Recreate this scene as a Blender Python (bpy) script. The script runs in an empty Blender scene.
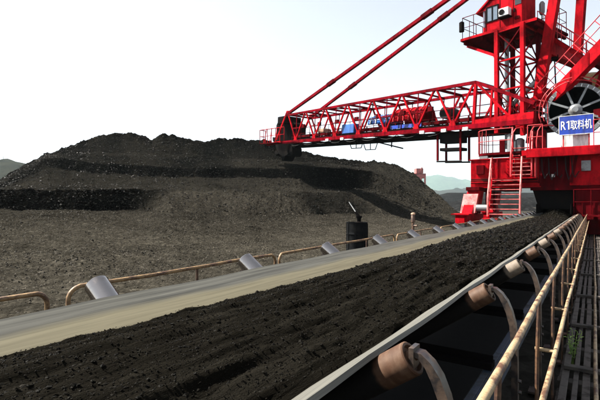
import bpy, bmesh, math, random
import numpy as np
from mathutils import Vector, Matrix, noise

# ------------------------------------------------------------------ camera, sky, sun, exposure
SC = bpy.context.scene
COL = SC.collection
T = math.radians(34.36)          # the belt runs along +Y; the camera looks this far left of it
F = 430.0                        # focal length in photo pixels (600 wide)
CAMZ = 1.5
CT, ST = math.cos(T), math.sin(T)

cam_data = bpy.data.cameras.new('camera')
cam = bpy.data.objects.new('camera', cam_data)
COL.objects.link(cam)
cam_data.sensor_width = 36.0
cam_data.lens = 36.0 * F / 600.0
cam_data.clip_start = 0.05
cam_data.clip_end = 15000.0
cam.location = (0, 0, CAMZ)
cam.rotation_euler = (math.radians(90.0) + math.atan(2.0 / F), 0, T)
SC.camera = cam

SUN = (Vector((CT, ST, 0)) * -0.64 + Vector((-ST, CT, 0)) * 0.14 + Vector((0, 0, 0.76))).normalized()
world = bpy.data.worlds.new('World')
SC.world = world
world.use_nodes = True
wn = world.node_tree
for n in list(wn.nodes):
    wn.nodes.remove(n)
sky = wn.nodes.new('ShaderNodeTexSky')
sky.sky_type = 'NISHITA'
sky.sun_disc = False
sky.sun_elevation = math.asin(SUN.z)
sky.sun_rotation = math.atan2(SUN.x, SUN.y)
sky.altitude = 50.0
sky.air_density = 1.0
sky.dust_density = 1.2
sky.ozone_density = 1.0
bg = wn.nodes.new('ShaderNodeBackground')
bg.inputs['Strength'].default_value = 0.060
wo = wn.nodes.new('ShaderNodeOutputWorld')
hsv = wn.nodes.new('ShaderNodeHueSaturation')     # thin white summer haze: the blue is washed out evenly
hsv.inputs['Saturation'].default_value = 0.36
hsv.inputs['Value'].default_value = 1.0
wn.links.new(sky.outputs[0], hsv.inputs['Color'])
wn.links.new(hsv.outputs[0], bg.inputs[0])
wn.links.new(bg.outputs[0], wo.inputs[0])

sun_data = bpy.data.lights.new('sun', 'SUN')
sun_data.energy = 5.0
sun_data.angle = math.radians(0.53)
sun_data.color = (1.0, 0.95, 0.87)
sun = bpy.data.objects.new('sun', sun_data)
COL.objects.link(sun)
sun.rotation_euler = (-SUN).to_track_quat('-Z', 'Y').to_euler()

vs = SC.view_settings
vs.view_transform = 'Standard'
vs.look = 'None'
vs.gamma = 1.0
vs.use_curve_mapping = False
vs.exposure = 2.05
SC.cycles.max_bounces = 6
SC.cycles.volume_bounces = 0

rnd = random.Random(7)
nrs = np.random.RandomState(11)
Z = Vector((0, 0, 1))
RIGHT = Vector((CT, ST, 0))
FWD = Vector((-ST, CT, 0))


def at(u, v, d):
    """photo pixel + distance along the view axis -> world point"""
    return RIGHT * ((u - 300.0) / F * d) + FWD * d + Z * (CAMZ + (202.0 - v) * d / F)


# ------------------------------------------------------------------ materials
MATS = {}


def nodes_of(name):
    m = bpy.data.materials.new(name)
    m.use_nodes = True
    nt = m.node_tree
    b = nt.nodes['Principled BSDF']
    MATS[name] = m
    return m, nt, b


def noise_node(nt, scale, detail=6.0, rough=0.6, stretch=None, coord='Object'):
    tc = nt.nodes.new('ShaderNodeTexCoord')
    src = tc.outputs[coord]
    if stretch:
        mp = nt.nodes.new('ShaderNodeMapping')
        mp.inputs['Scale'].default_value = stretch
        nt.links.new(src, mp.inputs[0])
        src = mp.outputs[0]
    n = nt.nodes.new('ShaderNodeTexNoise')
    n.inputs['Scale'].default_value = scale
    n.inputs['Detail'].default_value = detail
    n.inputs['Roughness'].default_value = rough
    nt.links.new(src, n.inputs['Vector'])
    return n


def ramp(nt, src, stops):
    r = nt.nodes.new('ShaderNodeValToRGB')
    els = r.color_ramp.elements
    while len(els) < len(stops):
        els.new(0.5)
    for e, (p, c) in zip(els, stops):
        e.position = p
        e.color = (c[0], c[1], c[2], 1) if hasattr(c, '__len__') else (c, c, c, 1)
    nt.links.new(src, r.inputs[0])
    return r


def mix(nt, fac, a, b):
    m = nt.nodes.new('ShaderNodeMix')
    m.data_type = 'RGBA'
    if hasattr(fac, 'links'):
        nt.links.new(fac, m.inputs[0])
    else:
        m.inputs[0].default_value = fac
    for i, s in ((6, a), (7, b)):
        if hasattr(s, 'links'):
            nt.links.new(s, m.inputs[i])
        else:
            m.inputs[i].default_value = (s[0], s[1], s[2], 1)
    return m.outputs[2]


def bump(nt, bsdf, src, strength, dist):
    b = nt.nodes.new('ShaderNodeBump')
    b.inputs['Strength'].default_value = strength
    b.inputs['Distance'].default_value = dist
    nt.links.new(src, b.inputs['Height'])
    nt.links.new(b.outputs[0], bsdf.inputs['Normal'])


def worn(name, base, dirt, rough=0.45, metal=0.0, scale=2.0, lo=0.5, hi=0.72, spec=0.5, fine=14.0, bstr=0.15):
    """paint or steel with patches of another colour and a fine grain"""
    m, nt, b = nodes_of(name)
    n1 = noise_node(nt, scale)
    n2 = noise_node(nt, fine, 4.0)
    add = nt.nodes.new('ShaderNodeMath')
    add.operation = 'MULTIPLY_ADD'
    nt.links.new(n2.outputs[0], add.inputs[0])
    add.inputs[1].default_value = 0.35
    sub = nt.nodes.new('ShaderNodeMath')
    sub.operation = 'SUBTRACT'
    nt.links.new(n1.outputs[0], sub.inputs[0])
    sub.inputs[1].default_value = 0.175
    nt.links.new(sub.outputs[0], add.inputs[2])
    r = ramp(nt, add.outputs[0], [(lo, 0.0), (hi, 1.0)])
    c = mix(nt, r.outputs[0], base, dirt)
    if name in ('red_paint', 'deep_red', 'dark_red', 'faded_red', 'white_paint', 'sign_blue', 'cover_blue'):
        sn = noise_node(nt, 5.0, 6.0, 0.65, (1.0, 1.0, 0.16))
        sr = ramp(nt, sn.outputs[0], [(0.36, 0.45), (0.56, 1.0)])
        mu = nt.nodes.new('ShaderNodeMix')
        mu.data_type = 'RGBA'
        mu.blend_type = 'MULTIPLY'
        mu.inputs[0].default_value = 0.9
        nt.links.new(c, mu.inputs[6])
        nt.links.new(sr.outputs[0], mu.inputs[7])
        c = mu.outputs[2]
    nt.links.new(c, b.inputs['Base Color'])
    rr = ramp(nt, add.outputs[0], [(lo, rough), (hi, min(1.0, rough + 0.35))])
    nt.links.new(rr.outputs[0], b.inputs['Roughness'])
    b.inputs['Metallic'].default_value = metal
    b.inputs['Specular IOR Level'].default_value = spec
    if spec < 0.1:
        b.inputs['IOR'].default_value = 1.15
    bump(nt, b, n2.outputs[0], bstr, 0.01)
    return m


worn('red_paint', (0.38, 0.0045, 0.010), (0.08, 0.003, 0.0045), 0.5, scale=1.3, lo=0.42, hi=0.76, spec=0.07)
worn('deep_red', (0.17, 0.0018, 0.0075), (0.045, 0.003, 0.004), 0.5, scale=1.6, lo=0.42, hi=0.72, spec=0.07)
worn('red_rail', (0.42, 0.025, 0.03), (0.18, 0.012, 0.012), 0.5, scale=1.6, spec=0.3)
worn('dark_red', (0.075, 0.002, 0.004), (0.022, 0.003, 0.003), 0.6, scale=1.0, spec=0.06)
worn('faded_red', (0.46, 0.11, 0.10), (0.28, 0.035, 0.035), 0.6, scale=1.5)
worn('black_steel', (0.006, 0.0055, 0.0055), (0.012, 0.009, 0.007), 0.6, scale=2.0, spec=0.05)
worn('grey_steel', (0.17, 0.18, 0.185), (0.07, 0.06, 0.055), 0.45, 0.3, scale=3.0)
worn('roller_steel', (0.30, 0.275, 0.26), (0.13, 0.105, 0.095), 0.14, 1.0, scale=5.0, bstr=0.05)


def shade_painted(name, bare, bare2):  # rusty roller end; the belt's shade is painted black on the inner shell
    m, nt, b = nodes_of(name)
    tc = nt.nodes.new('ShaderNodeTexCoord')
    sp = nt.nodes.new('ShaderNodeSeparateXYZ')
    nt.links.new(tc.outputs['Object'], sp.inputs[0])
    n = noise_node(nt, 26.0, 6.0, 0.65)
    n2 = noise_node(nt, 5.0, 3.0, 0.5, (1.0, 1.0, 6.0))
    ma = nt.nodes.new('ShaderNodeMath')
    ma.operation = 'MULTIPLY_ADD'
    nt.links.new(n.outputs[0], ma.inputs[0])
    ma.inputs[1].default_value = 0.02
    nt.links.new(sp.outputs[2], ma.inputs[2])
    edge = ramp(nt, ma.outputs[0], [(0.478, 0.0), (0.490, 1.0)])  # where the painted shade stops and the rusty end begins
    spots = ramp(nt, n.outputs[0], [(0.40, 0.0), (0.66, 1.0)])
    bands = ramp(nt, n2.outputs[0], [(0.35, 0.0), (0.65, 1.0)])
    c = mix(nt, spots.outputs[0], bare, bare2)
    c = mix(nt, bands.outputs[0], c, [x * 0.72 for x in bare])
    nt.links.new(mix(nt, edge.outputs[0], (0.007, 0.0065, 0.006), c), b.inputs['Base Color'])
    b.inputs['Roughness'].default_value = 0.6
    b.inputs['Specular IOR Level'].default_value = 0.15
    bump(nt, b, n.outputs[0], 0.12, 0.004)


shade_painted('roller_rust', (0.060, 0.030, 0.017), (0.10, 0.062, 0.040))
shade_painted('roller_tan', (0.16, 0.13, 0.10), (0.085, 0.058, 0.042))
worn('bracket_steel', (0.014, 0.0125, 0.0125), (0.062, 0.038, 0.023), 0.30, 0.0, scale=14.0, lo=0.42, hi=0.70, fine=40.0, bstr=0.04)
worn('blue_steel', (0.012, 0.026, 0.048), (0.012, 0.012, 0.013), 0.5, scale=4.0, lo=0.42, hi=0.6)
worn('sign_blue', (0.006, 0.035, 0.30), (0.006, 0.028, 0.22), 0.4, scale=2.0)
worn('cover_blue', (0.015, 0.10, 0.36), (0.01, 0.055, 0.2), 0.45, scale=2.0)
worn('white_paint', (0.78, 0.78, 0.76), (0.55, 0.53, 0.50), 0.45, scale=5.0)
worn('yellow_paint', (0.30, 0.21, 0.07), (0.14, 0.09, 0.03), 0.5, scale=3.0)
worn('concrete', (0.20, 0.19, 0.17), (0.07, 0.065, 0.06), 0.9, scale=3.0)
worn('timber', (0.040, 0.033, 0.026), (0.012, 0.011, 0.01), 0.85, scale=8.0, fine=50.0)
worn('grating_steel', (0.055, 0.046, 0.038), (0.018, 0.012, 0.009), 0.7, 0.2, scale=9.0, fine=50.0)
worn('drum_black', (0.006, 0.0065, 0.007), (0.014, 0.0135, 0.0125), 0.6, scale=4.0, spec=0.06)
worn('roller_tan_plain', (0.34, 0.20, 0.13), (0.18, 0.09, 0.06), 0.6, scale=6.0)
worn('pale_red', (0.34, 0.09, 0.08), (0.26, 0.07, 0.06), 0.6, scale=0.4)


def rust_pipe(name, paint, rust, lo, hi):
    m, nt, b = nodes_of(name)
    n1 = noise_node(nt, 17.0, 7.0, 0.68, (1.0, 0.55, 1.0))
    n2 = noise_node(nt, 90.0, 3.0)
    n3 = noise_node(nt, 3.0, 3.0)
    sc = nt.nodes.new('ShaderNodeMath')
    sc.operation = 'MULTIPLY_ADD'
    nt.links.new(n3.outputs[0], sc.inputs[0])
    sc.inputs[1].default_value = 0.35
    nt.links.new(n1.outputs[0], sc.inputs[2])
    r = ramp(nt, sc.outputs[0], [(lo, 0.0), (hi, 1.0)])
    grime = ramp(nt, n2.outputs[0], [(0.3, (0.62, 0.6, 0.55)), (0.7, (1, 1, 1))])
    c = mix(nt, r.outputs[0], paint, rust)
    mu = nt.nodes.new('ShaderNodeMix')
    mu.data_type = 'RGBA'
    mu.blend_type = 'MULTIPLY'
    mu.inputs[0].default_value = 1.0
    nt.links.new(c, mu.inputs[6])
    nt.links.new(grime.outputs[0], mu.inputs[7])
    nt.links.new(mu.outputs[2], b.inputs['Base Color'])
    b.inputs['Roughness'].default_value = 0.6
    bump(nt, b, sc.outputs[0], 0.35, 0.006)


rust_pipe('rail_paint', (0.31, 0.225, 0.125), (0.075, 0.030, 0.012), 0.63, 0.77)
rust_pipe('rail_rust', (0.24, 0.145, 0.06), (0.06, 0.022, 0.009), 0.62, 0.78)
rust_pipe('post_rust', (0.11, 0.055, 0.025), (0.04, 0.016, 0.008), 0.60, 0.74)


def coal_material(name, dusty, fresh_shade, scale, bstr, bdist, stretch=None, attr=None, spec=0.35, rough=0.62):
    m, nt, b = nodes_of(name)
    big = noise_node(nt, scale * 0.05, 5.0, 0.6, stretch)
    mid = noise_node(nt, scale * 0.5, 8.0, 0.75, stretch)
    fine = noise_node(nt, scale * 4.0, 5.0, 0.8, stretch)
    vor = nt.nodes.new('ShaderNodeTexVoronoi')
    vor.inputs['Scale'].default_value = scale * 2.2
    tc = nt.nodes.new('ShaderNodeTexCoord')
    if stretch:
        mp = nt.nodes.new('ShaderNodeMapping')
        mp.inputs['Scale'].default_value = stretch
        nt.links.new(tc.outputs['Object'], mp.inputs[0])
        nt.links.new(mp.outputs[0], vor.inputs['Vector'])
    else:
        nt.links.new(tc.outputs['Object'], vor.inputs['Vector'])
    r = ramp(nt, big.outputs[0], [(0.35, 0.0), (0.65, 1.0)])
    c = mix(nt, r.outputs[0], dusty, [x * 0.72 for x in dusty])
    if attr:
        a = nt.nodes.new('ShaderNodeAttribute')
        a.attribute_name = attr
        c = mix(nt, a.outputs['Fac'], c, fresh_shade)
    g = ramp(nt, mid.outputs[0], [(0.30, 0.5), (0.72, 1.45)])
    mu = nt.nodes.new('ShaderNodeMix')
    mu.data_type = 'RGBA'
    mu.blend_type = 'MULTIPLY'
    mu.inputs[0].default_value = 1.0
    nt.links.new(c, mu.inputs[6])
    nt.links.new(g.outputs[0], mu.inputs[7])
    # single grains differ in how dark they are
    gr = ramp(nt, vor.outputs['Color'], [(0.0, 0.55), (0.8, 1.1), (1.0, 1.9)])
    mu2 = nt.nodes.new('ShaderNodeMix')
    mu2.data_type = 'RGBA'
    mu2.blend_type = 'MULTIPLY'
    mu2.inputs[0].default_value = 1.0
    nt.links.new(mu.outputs[2], mu2.inputs[6])
    nt.links.new(gr.outputs[0], mu2.inputs[7])
    col = mu2.outputs[2]
    if attr:
        vor2 = nt.nodes.new('ShaderNodeTexVoronoi')
        vor2.inputs['Scale'].default_value = scale * 1.1
        nt.links.new(tc.outputs['Object'], vor2.inputs['Vector'])
        gr2 = ramp(nt, vor2.outputs['Color'], [(0.0, 0.45), (0.7, 1.0), (1.0, 1.9)])
        mu3 = nt.nodes.new('ShaderNodeMix')
        mu3.data_type = 'RGBA'
        mu3.blend_type = 'MULTIPLY'
        mu3.inputs[0].default_value = 0.5
        nt.links.new(col, mu3.inputs[6])
        nt.links.new(gr2.outputs[0], mu3.inputs[7])
        col = mu3.outputs[2]
    nt.links.new(col, b.inputs['Base Color'])
    b.inputs['Roughness'].default_value = rough
    b.inputs['Specular IOR Level'].default_value = spec
    if spec < 0.2:
        b.inputs['IOR'].default_value = 1.03 if spec < 0.05 else 1.22      # dull dust: hardly any sheen even at a flat angle
    ad = nt.nodes.new('ShaderNodeMath')
    ad.operation = 'ADD'
    nt.links.new(mid.outputs[0], ad.inputs[0])
    nt.links.new(fine.outputs[0], ad.inputs[1])
    ad2 = nt.nodes.new('ShaderNodeMath')
    ad2.operation = 'SUBTRACT'
    nt.links.new(ad.outputs[0], ad2.inputs[0])
    nt.links.new(vor.outputs['Distance'], ad2.inputs[1])
    bump(nt, b, ad2.outputs[0], bstr, bdist)
    return m


coal_material('pile_coal', (0.070, 0.0630, 0.0495), (0.0050, 0.0049, 0.0043), 7.0, 1.0, 0.09, attr='fresh_shade', spec=0.02)
coal_material('yard_ground', (0.045, 0.042, 0.036), (0.03, 0.03, 0.03), 3.0, 0.6, 0.05, spec=0.02)
coal_material('belt_coal', (0.0090, 0.0081, 0.0063), (0.02, 0.02, 0.02), 12.0, 0.9, 0.03, stretch=(1.0, 0.13, 1.0), spec=0.03)
coal_material('lump_coal', (0.058, 0.051, 0.039), (0.02, 0.02, 0.02), 10.0, 0.5, 0.01, spec=0.10, rough=0.5)
coal_material('belt_lump', (0.0082, 0.0072, 0.0052), (0.02, 0.02, 0.02), 20.0, 0.4, 0.008, spec=0.12, rough=0.45)
coal_material('bench_lump', (0.017, 0.0155, 0.0125), (0.02, 0.02, 0.02), 10.0, 0.3, 0.01, spec=0.10, rough=0.5)
coal_material('far_coal', (0.014, 0.014, 0.014), (0.02, 0.02, 0.02), 1.0, 0.4, 0.2, spec=0.02)


def belt_rubber():
    m, nt, b = nodes_of('belt_rubber')
    tc = nt.nodes.new('ShaderNodeTexCoord')
    sx = nt.nodes.new('ShaderNodeSeparateXYZ')
    nt.links.new(tc.outputs['Object'], sx.inputs[0])
    ab = nt.nodes.new('ShaderNodeMath')
    ab.operation = 'ABSOLUTE'
    nt.links.new(sx.outputs[0], ab.inputs[0])
    wob = noise_node(nt, 2.2, 4.0, 0.6, (1.0, 0.35, 1.0))
    ma = nt.nodes.new('ShaderNodeMath')
    ma.operation = 'MULTIPLY_ADD'
    nt.links.new(wob.outputs[0], ma.inputs[0])
    ma.inputs[1].default_value = 0.05
    nt.links.new(ab.outputs[0], ma.inputs[2])
    streak = noise_node(nt, 60.0, 5.0, 0.7, (1.0, 0.012, 1.0))
    rim = ramp(nt, ma.outputs[0], [(0.680, 0.0), (0.712, 1.0)])
    dust = ramp(nt, streak.outputs[0], [(0.3, (0.10, 0.088, 0.056)), (0.7, (0.18, 0.160, 0.105))])
    rub = ramp(nt, streak.outputs[0], [(0.32, (0.045, 0.044, 0.038)), (0.72, (0.125, 0.121, 0.102))])
    side = nt.nodes.new('ShaderNodeMath')
    side.operation = 'GREATER_THAN'
    nt.links.new(sx.outputs[0], side.inputs[0])
    side.inputs[1].default_value = 0.0
    mxs = nt.nodes.new('ShaderNodeMath')
    mxs.operation = 'MAXIMUM'
    nt.links.new(side.outputs[0], mxs.inputs[0])
    nt.links.new(rim.outputs[0], mxs.inputs[1])
    nt.links.new(mix(nt, mxs.outputs[0], dust.outputs[0], rub.outputs[0]), b.inputs['Base Color'])
    b.inputs['Roughness'].default_value = 0.55
    b.inputs['Specular IOR Level'].default_value = 0.2
    bump(nt, b, streak.outputs[0], 0.1, 0.003)


belt_rubber()


def simple(name, col, rough, metal=0.0, spec=0.5):
    m, nt, b = nodes_of(name)
    n = noise_node(nt, 12.0, 4.0)
    r = ramp(nt, n.outputs[0], [(0.3, [x * 0.8 for x in col]), (0.7, col)])
    nt.links.new(r.outputs[0], b.inputs['Base Color'])
    b.inputs['Roughness'].default_value = rough
    b.inputs['Metallic'].default_value = metal
    b.inputs['Specular IOR Level'].default_value = spec


simple('glass', (0.10, 0.13, 0.17), 0.06, 0.0, 0.9)
simple('dark_glass', (0.02, 0.022, 0.025), 0.08, 0.0, 0.8)
simple('rubber', (0.012, 0.012, 0.012), 0.7, 0.0, 0.15)
simple('bright_steel', (0.55, 0.55, 0.56), 0.3, 0.8)


def leaf_material(name, c1, c2):
    m, nt, b = nodes_of(name)
    n = noise_node(nt, 9.0, 3.0)
    r = ramp(nt, n.outputs[0], [(0.35, c1), (0.65, c2)])
    nt.links.new(r.outputs[0], b.inputs['Base Color'])
    b.inputs['Roughness'].default_value = 0.55
    b.inputs['Subsurface Weight'].default_value = 0.0


leaf_material('leaf_green', (0.10, 0.19, 0.03), (0.22, 0.30, 0.06))


def hill_material(name, c1, c2):
    m, nt, b = nodes_of(name)
    n = noise_node(nt, 0.03, 8.0, 0.7)
    r = ramp(nt, n.outputs[0], [(0.38, c1), (0.62, c2)])
    nt.links.new(r.outputs[0], b.inputs['Base Color'])
    b.inputs['Roughness'].default_value = 0.9
    b.inputs['IOR'].default_value = 1.0
    bump(nt, b, n.outputs[0], 0.8, 6.0)


hill_material('hill_woods', (0.008, 0.009, 0.006), (0.018, 0.018, 0.012))
hill_material('hill_scrub', (0.016, 0.040, 0.022), (0.040, 0.070, 0.040))

# ------------------------------------------------------------------ mesh helpers
ORG = {}


def tag(o, label=None, cat=None, group=None, kind=None):
    if label:
        o['label'] = label
    if cat:
        o['category'] = cat
    if group:
        o['group'] = group
    if kind:
        o['kind'] = kind
    return o


def empty(name, loc, label=None, cat=None, group=None, kind=None):
    o = bpy.data.objects.new(name, None)
    COL.objects.link(o)
    o.location = loc
    o.empty_display_size = 0.3
    ORG[o.name] = Vector(loc)
    return tag(o, label, cat, group, kind)


class MB:
    def __init__(self):
        self.v = []
        self.f = []

    def hexa(self, pts):
        i = len(self.v)
        self.v += [Vector(p) for p in pts]
        for q in ((0, 3, 2, 1), (4, 5, 6, 7), (0, 1, 5, 4), (1, 2, 6, 5), (2, 3, 7, 6), (3, 0, 4, 7)):
            self.f.append([i + k for k in q])
        return self

    def box(self, lo, hi):
        (a, b, c), (d, e, g) = lo, hi
        return self.hexa([(a, b, c), (d, b, c), (d, e, c), (a, e, c), (a, b, g), (d, b, g), (d, e, g), (a, e, g)])

    def obox(self, o, ax, ay, az):
        """box from corner o with three edge vectors"""
        o, ax, ay, az = Vector(o), Vector(ax), Vector(ay), Vector(az)
        return self.hexa([o, o + ax, o + ax + ay, o + ay, o + az, o + ax + az, o + ax + ay + az, o + ay + az])

    def beam(self, p, q, w, h, up=Z, w2=None, h2=None):
        p, q = Vector(p), Vector(q)
        d = (q - p).normalized()
        s = d.cross(Vector(up))
        if s.length < 1e-4:
            s = d.cross(Vector((1, 0, 0)))
        s.normalize()
        t = s.cross(d)
        w2 = w if w2 is None else w2
        h2 = h if h2 is None else h2
        pts = []
        for c, ww, hh in ((p, w, h), (q, w2, h2)):
            pts += [c - s * ww / 2 - t * hh / 2, c + s * ww / 2 - t * hh / 2, c + s * ww / 2 + t * hh / 2, c - s * ww / 2 + t * hh / 2]
        return self.hexa(pts)

    def tube(self, p, q, r, n=8, r2=None, cap=True):
        p, q = Vector(p), Vector(q)
        d = (q - p).normalized()
        s = d.cross(Z)
        if s.length < 1e-4:
            s = d.cross(Vector((1, 0, 0)))
        s.normalize()
        t = s.cross(d)
        r2 = r if r2 is None else r2
        i = len(self.v)
        for c, rr in ((p, r), (q, r2)):
            for k in range(n):
                a = 2 * math.pi * k / n
                self.v.append(c + s * (rr * math.cos(a)) + t * (rr * math.sin(a)))
        for k in range(n):
            k2 = (k + 1) % n
            self.f.append([i + k, i + k2, i + n + k2, i + n + k])
        if cap:
            self.f.append([i + k for k in reversed(range(n))])
            self.f.append([i + n + k for k in range(n)])
        return self

    def pipe(self, pts, r, n=8):
        pts = [Vector(p) for p in pts]
        i0 = len(self.v)
        m = len(pts)
        ref = None
        for j, p in enumerate(pts):
            d = (pts[min(j + 1, m - 1)] - pts[max(j - 1, 0)]).normalized()
            if ref is None:
                ref = d.cross(Z)
                if ref.length < 1e-3:
                    ref = d.cross(Vector((1, 0, 0)))
            s = (ref - d * ref.dot(d)).normalized()
            ref = s
            t = s.cross(d)
            for k in range(n):
                a = 2 * math.pi * k / n
                self.v.append(p + s * (r * math.cos(a)) + t * (r * math.sin(a)))
        for j in range(m - 1):
            for k in range(n):
                k2 = (k + 1) % n
                a = i0 + j * n
                self.f.append([a + k, a + k2, a + n + k2, a + n + k])
        self.f.append([i0 + k for k in reversed(range(n))])
        self.f.append([i0 + (m - 1) * n + k for k in range(n)])
        return self

    def lathe(self, c, axis, prof, n=24):
        """prof: list of (distance along axis, radius)"""
        c, d = Vector(c), Vector(axis).normalized()
        s = d.cross(Z)
        if s.length < 1e-4:
            s = d.cross(Vector((1, 0, 0)))
        s.normalize()
        t = s.cross(d)
        i = len(self.v)
        for (h, r) in prof:
            for k in range(n):
                a = 2 * math.pi * k / n
                self.v.append(c + d * h + s * (r * math.cos(a)) + t * (r * math.sin(a)))
        for j in range(len(prof) - 1):
            for k in range(n):
                k2 = (k + 1) % n
                self.f.append([i + j * n + k, i + j * n + k2, i + (j + 1) * n + k2, i + (j + 1) * n + k])
        if prof[0][1] > 1e-6:
            self.f.append([i + k for k in reversed(range(n))])
        if prof[-1][1] > 1e-6:
            b = i + (len(prof) - 1) * n
            self.f.append([b + k for k in range(n)])
        return self

    def prism(self, poly, vec):
        poly = [Vector(p) for p in poly]
        vec = Vector(vec)
        i, n = len(self.v), len(poly)
        self.v += poly + [p + vec for p in poly]
        self.f.append([i + k for k in reversed(range(n))])
        self.f.append([i + n + k for k in range(n)])
        for k in range(n):
            k2 = (k + 1) % n
            self.f.append([i + k, i + k2, i + n + k2, i + n + k])
        return self

    def build(self, name, mat, parent=None, smooth=False, bevel=0.0):
        org = ORG[parent.name] if parent is not None and parent.name in ORG else Vector((0, 0, 0))
        me = bpy.data.meshes.new(name)
        me.from_pydata([tuple(p - org) for p in self.v], [], self.f)
        me.validate()
        bm = bmesh.new()
        bm.from_mesh(me)
        bmesh.ops.recalc_face_normals(bm, faces=bm.faces)
        bm.to_mesh(me)
        bm.free()
        me.materials.append(MATS[mat])
        if smooth:
            me.polygons.foreach_set('use_smooth', [True] * len(me.polygons))
            try:
                me.set_sharp_from_angle(angle=math.radians(42))
            except Exception:
                pass
        o = bpy.data.objects.new(name, me)
        COL.objects.link(o)
        if parent is not None:
            o.parent = parent
        ORG[o.name] = org
        if bevel > 0:
            b = o.modifiers.new('edge', 'BEVEL')
            b.width = bevel
            b.segments = 2
            b.limit_method = 'ANGLE'
        return o


def grid_object(name, P, mat, parent=None, smooth=True, origin=(0, 0, 0)):
    """P: array rows x cols x 3"""
    h, w = P.shape[:2]
    idx = np.arange(h * w).reshape(h, w)
    q = np.stack([idx[:-1, :-1], idx[:-1, 1:], idx[1:, 1:], idx[1:, :-1]], -1).reshape(-1, 4)
    me = bpy.data.meshes.new(name)
    me.from_pydata((P.reshape(-1, 3) - np.array(origin)).tolist(), [], q.tolist())
    me.materials.append(MATS[mat])
    if smooth:
        me.polygons.foreach_set('use_smooth', [True] * len(me.polygons))
    o = bpy.data.objects.new(name, me)
    COL.objects.link(o)
    o.location = origin
    if parent is not None:
        o.parent = parent
    return o


# vectorised value noise, used wherever thousands of heights are needed
PERM = nrs.rand(256, 256)


def vnoise(x, y):
    xi, yi = np.floor(x).astype(int), np.floor(y).astype(int)
    fx, fy = x - xi, y - yi
    fx, fy = fx * fx * (3 - 2 * fx), fy * fy * (3 - 2 * fy)
    g = lambda a, b: PERM[a % 256, b % 256]
    return (g(xi, yi) * (1 - fx) + g(xi + 1, yi) * fx) * (1 - fy) + (g(xi, yi + 1) * (1 - fx) + g(xi + 1, yi + 1) * fx) * fy - 0.5


def fbm(x, y, octaves=4, gain=0.55):
    s, a = 0.0, 1.0
    for k in range(octaves):
        s = s + a * vnoise(x * 2 ** k + 17.3 * k, y * 2 ** k + 5.1 * k)
        a *= gain
    return s


def scatter_lumps(name, pts, sizes, mat, label, cat, stretch_y=1.0):
    """thousands of angular lumps joined into one mesh"""
    base = np.array([(1, 0, 0), (-1, 0, 0), (0, 1, 0), (0, -1, 0), (0, 0, 1), (0, 0, -1)], float)
    tri = np.array([(0, 2, 4), (2, 1, 4), (1, 3, 4), (3, 0, 4), (2, 0, 5), (1, 2, 5), (3, 1, 5), (0, 3, 5)])
    n = len(pts)
    V = np.repeat(base[None], n, 0) * (0.55 + 0.7 * nrs.rand(n, 6, 1)) + (nrs.rand(n, 6, 3) - 0.5) * 0.7
    ang = nrs.rand(n) * 6.283
    c, s = np.cos(ang), np.sin(ang)
    x = V[:, :, 0] * c[:, None] - V[:, :, 1] * s[:, None]
    y = V[:, :, 0] * s[:, None] + V[:, :, 1] * c[:, None]
    V = np.stack([x, y * stretch_y, V[:, :, 2] * 0.75], -1) * sizes[:, None, None] + pts[:, None, :]
    Fc = tri[None] + (np.arange(n) * 6)[:, None, None]
    me = bpy.data.meshes.new(name)
    me.from_pydata(V.reshape(-1, 3).tolist(), [], Fc.reshape(-1, 3).tolist())
    me.materials.append(MATS[mat])
    o = bpy.data.objects.new(name, me)
    COL.objects.link(o)
    return tag(o, label, cat, None, 'stuff')


# ------------------------------------------------------------------ the ground, hills and far heaps
gx = np.concatenate([-np.geomspace(6700, 60, 14), np.linspace(-55, 40, 40), np.geomspace(45, 6700, 14)])
gy = np.concatenate([-np.geomspace(1500, 12, 8), np.linspace(-10, 90, 50), np.geomspace(95, 6700, 20)])
GX, GY = np.meshgrid(gx, gy)
near = np.clip(1 - np.hypot(GX, GY) / 120.0, 0, 1)
GZ = fbm(GX * 0.35, GY * 0.35) * 0.05 * near - 0.03
GROUND = grid_object('ground', np.stack([GX, GY, GZ], -1), 'yard_ground')
tag(GROUND, 'dark grey coal dusted yard floor reaching to the hills', 'ground', None, 'structure')


def hill(name, prof, d0, mat, label, seed, depth):
    us = np.linspace(prof[0][0], prof[-1][0], 220)
    vv = np.interp(us, [p[0] for p in prof], [p[1] for p in prof])
    rows = []
    for k in range(26):
        t = k / 25.0
        d = d0 + depth * (t - 0.5) * 2
        shape = math.sin(math.pi * t) ** 0.8
        top = (202.0 - vv) * d0 / F + CAMZ
        r = (us - 300) / F * d
        x = RIGHT.x * r + FWD.x * d
        y = RIGHT.y * r + FWD.y * d
        z = top * shape * (1 + 0.0 * t) + fbm(x / (d0 * 0.03) + seed, y / (d0 * 0.03), 5) * d0 * 0.009 * shape - 1.0 + (shape - 1) * 2
        rows.append(np.stack([x, y, z], -1))
    o = grid_object(name, np.array(rows), mat)
    return tag(o, label, 'hill', None, 'structure')


hill('hill', [(-700, 190), (-400, 178), (-160, 168), (-60, 163), (0, 160), (14, 161), (30, 166), (70, 172), (130, 183), (220, 196), (300, 202)],
     430.0, 'hill_woods', 'dark wooded hill behind the left end of the coal pile', 3.0, 150.0)
hill('hill', [(240, 200), (330, 188), (400, 180), (430, 178), (443, 176), (462, 180), (480, 182), (520, 179), (560, 184), (640, 180), (760, 188), (1000, 192)],
     4200.0, 'hill_scrub', 'pale blue green hills on the horizon beside the reclaimer', 9.0, 700.0)
hill('hill', [(300, 202), (380, 196), (430, 191), (450, 188), (475, 190), (520, 187), (570, 191), (640, 189), (760, 194)],
     1900.0, 'hill_woods', 'low wooded rise in front of the pale horizon hills', 21.0, 380.0)


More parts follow.
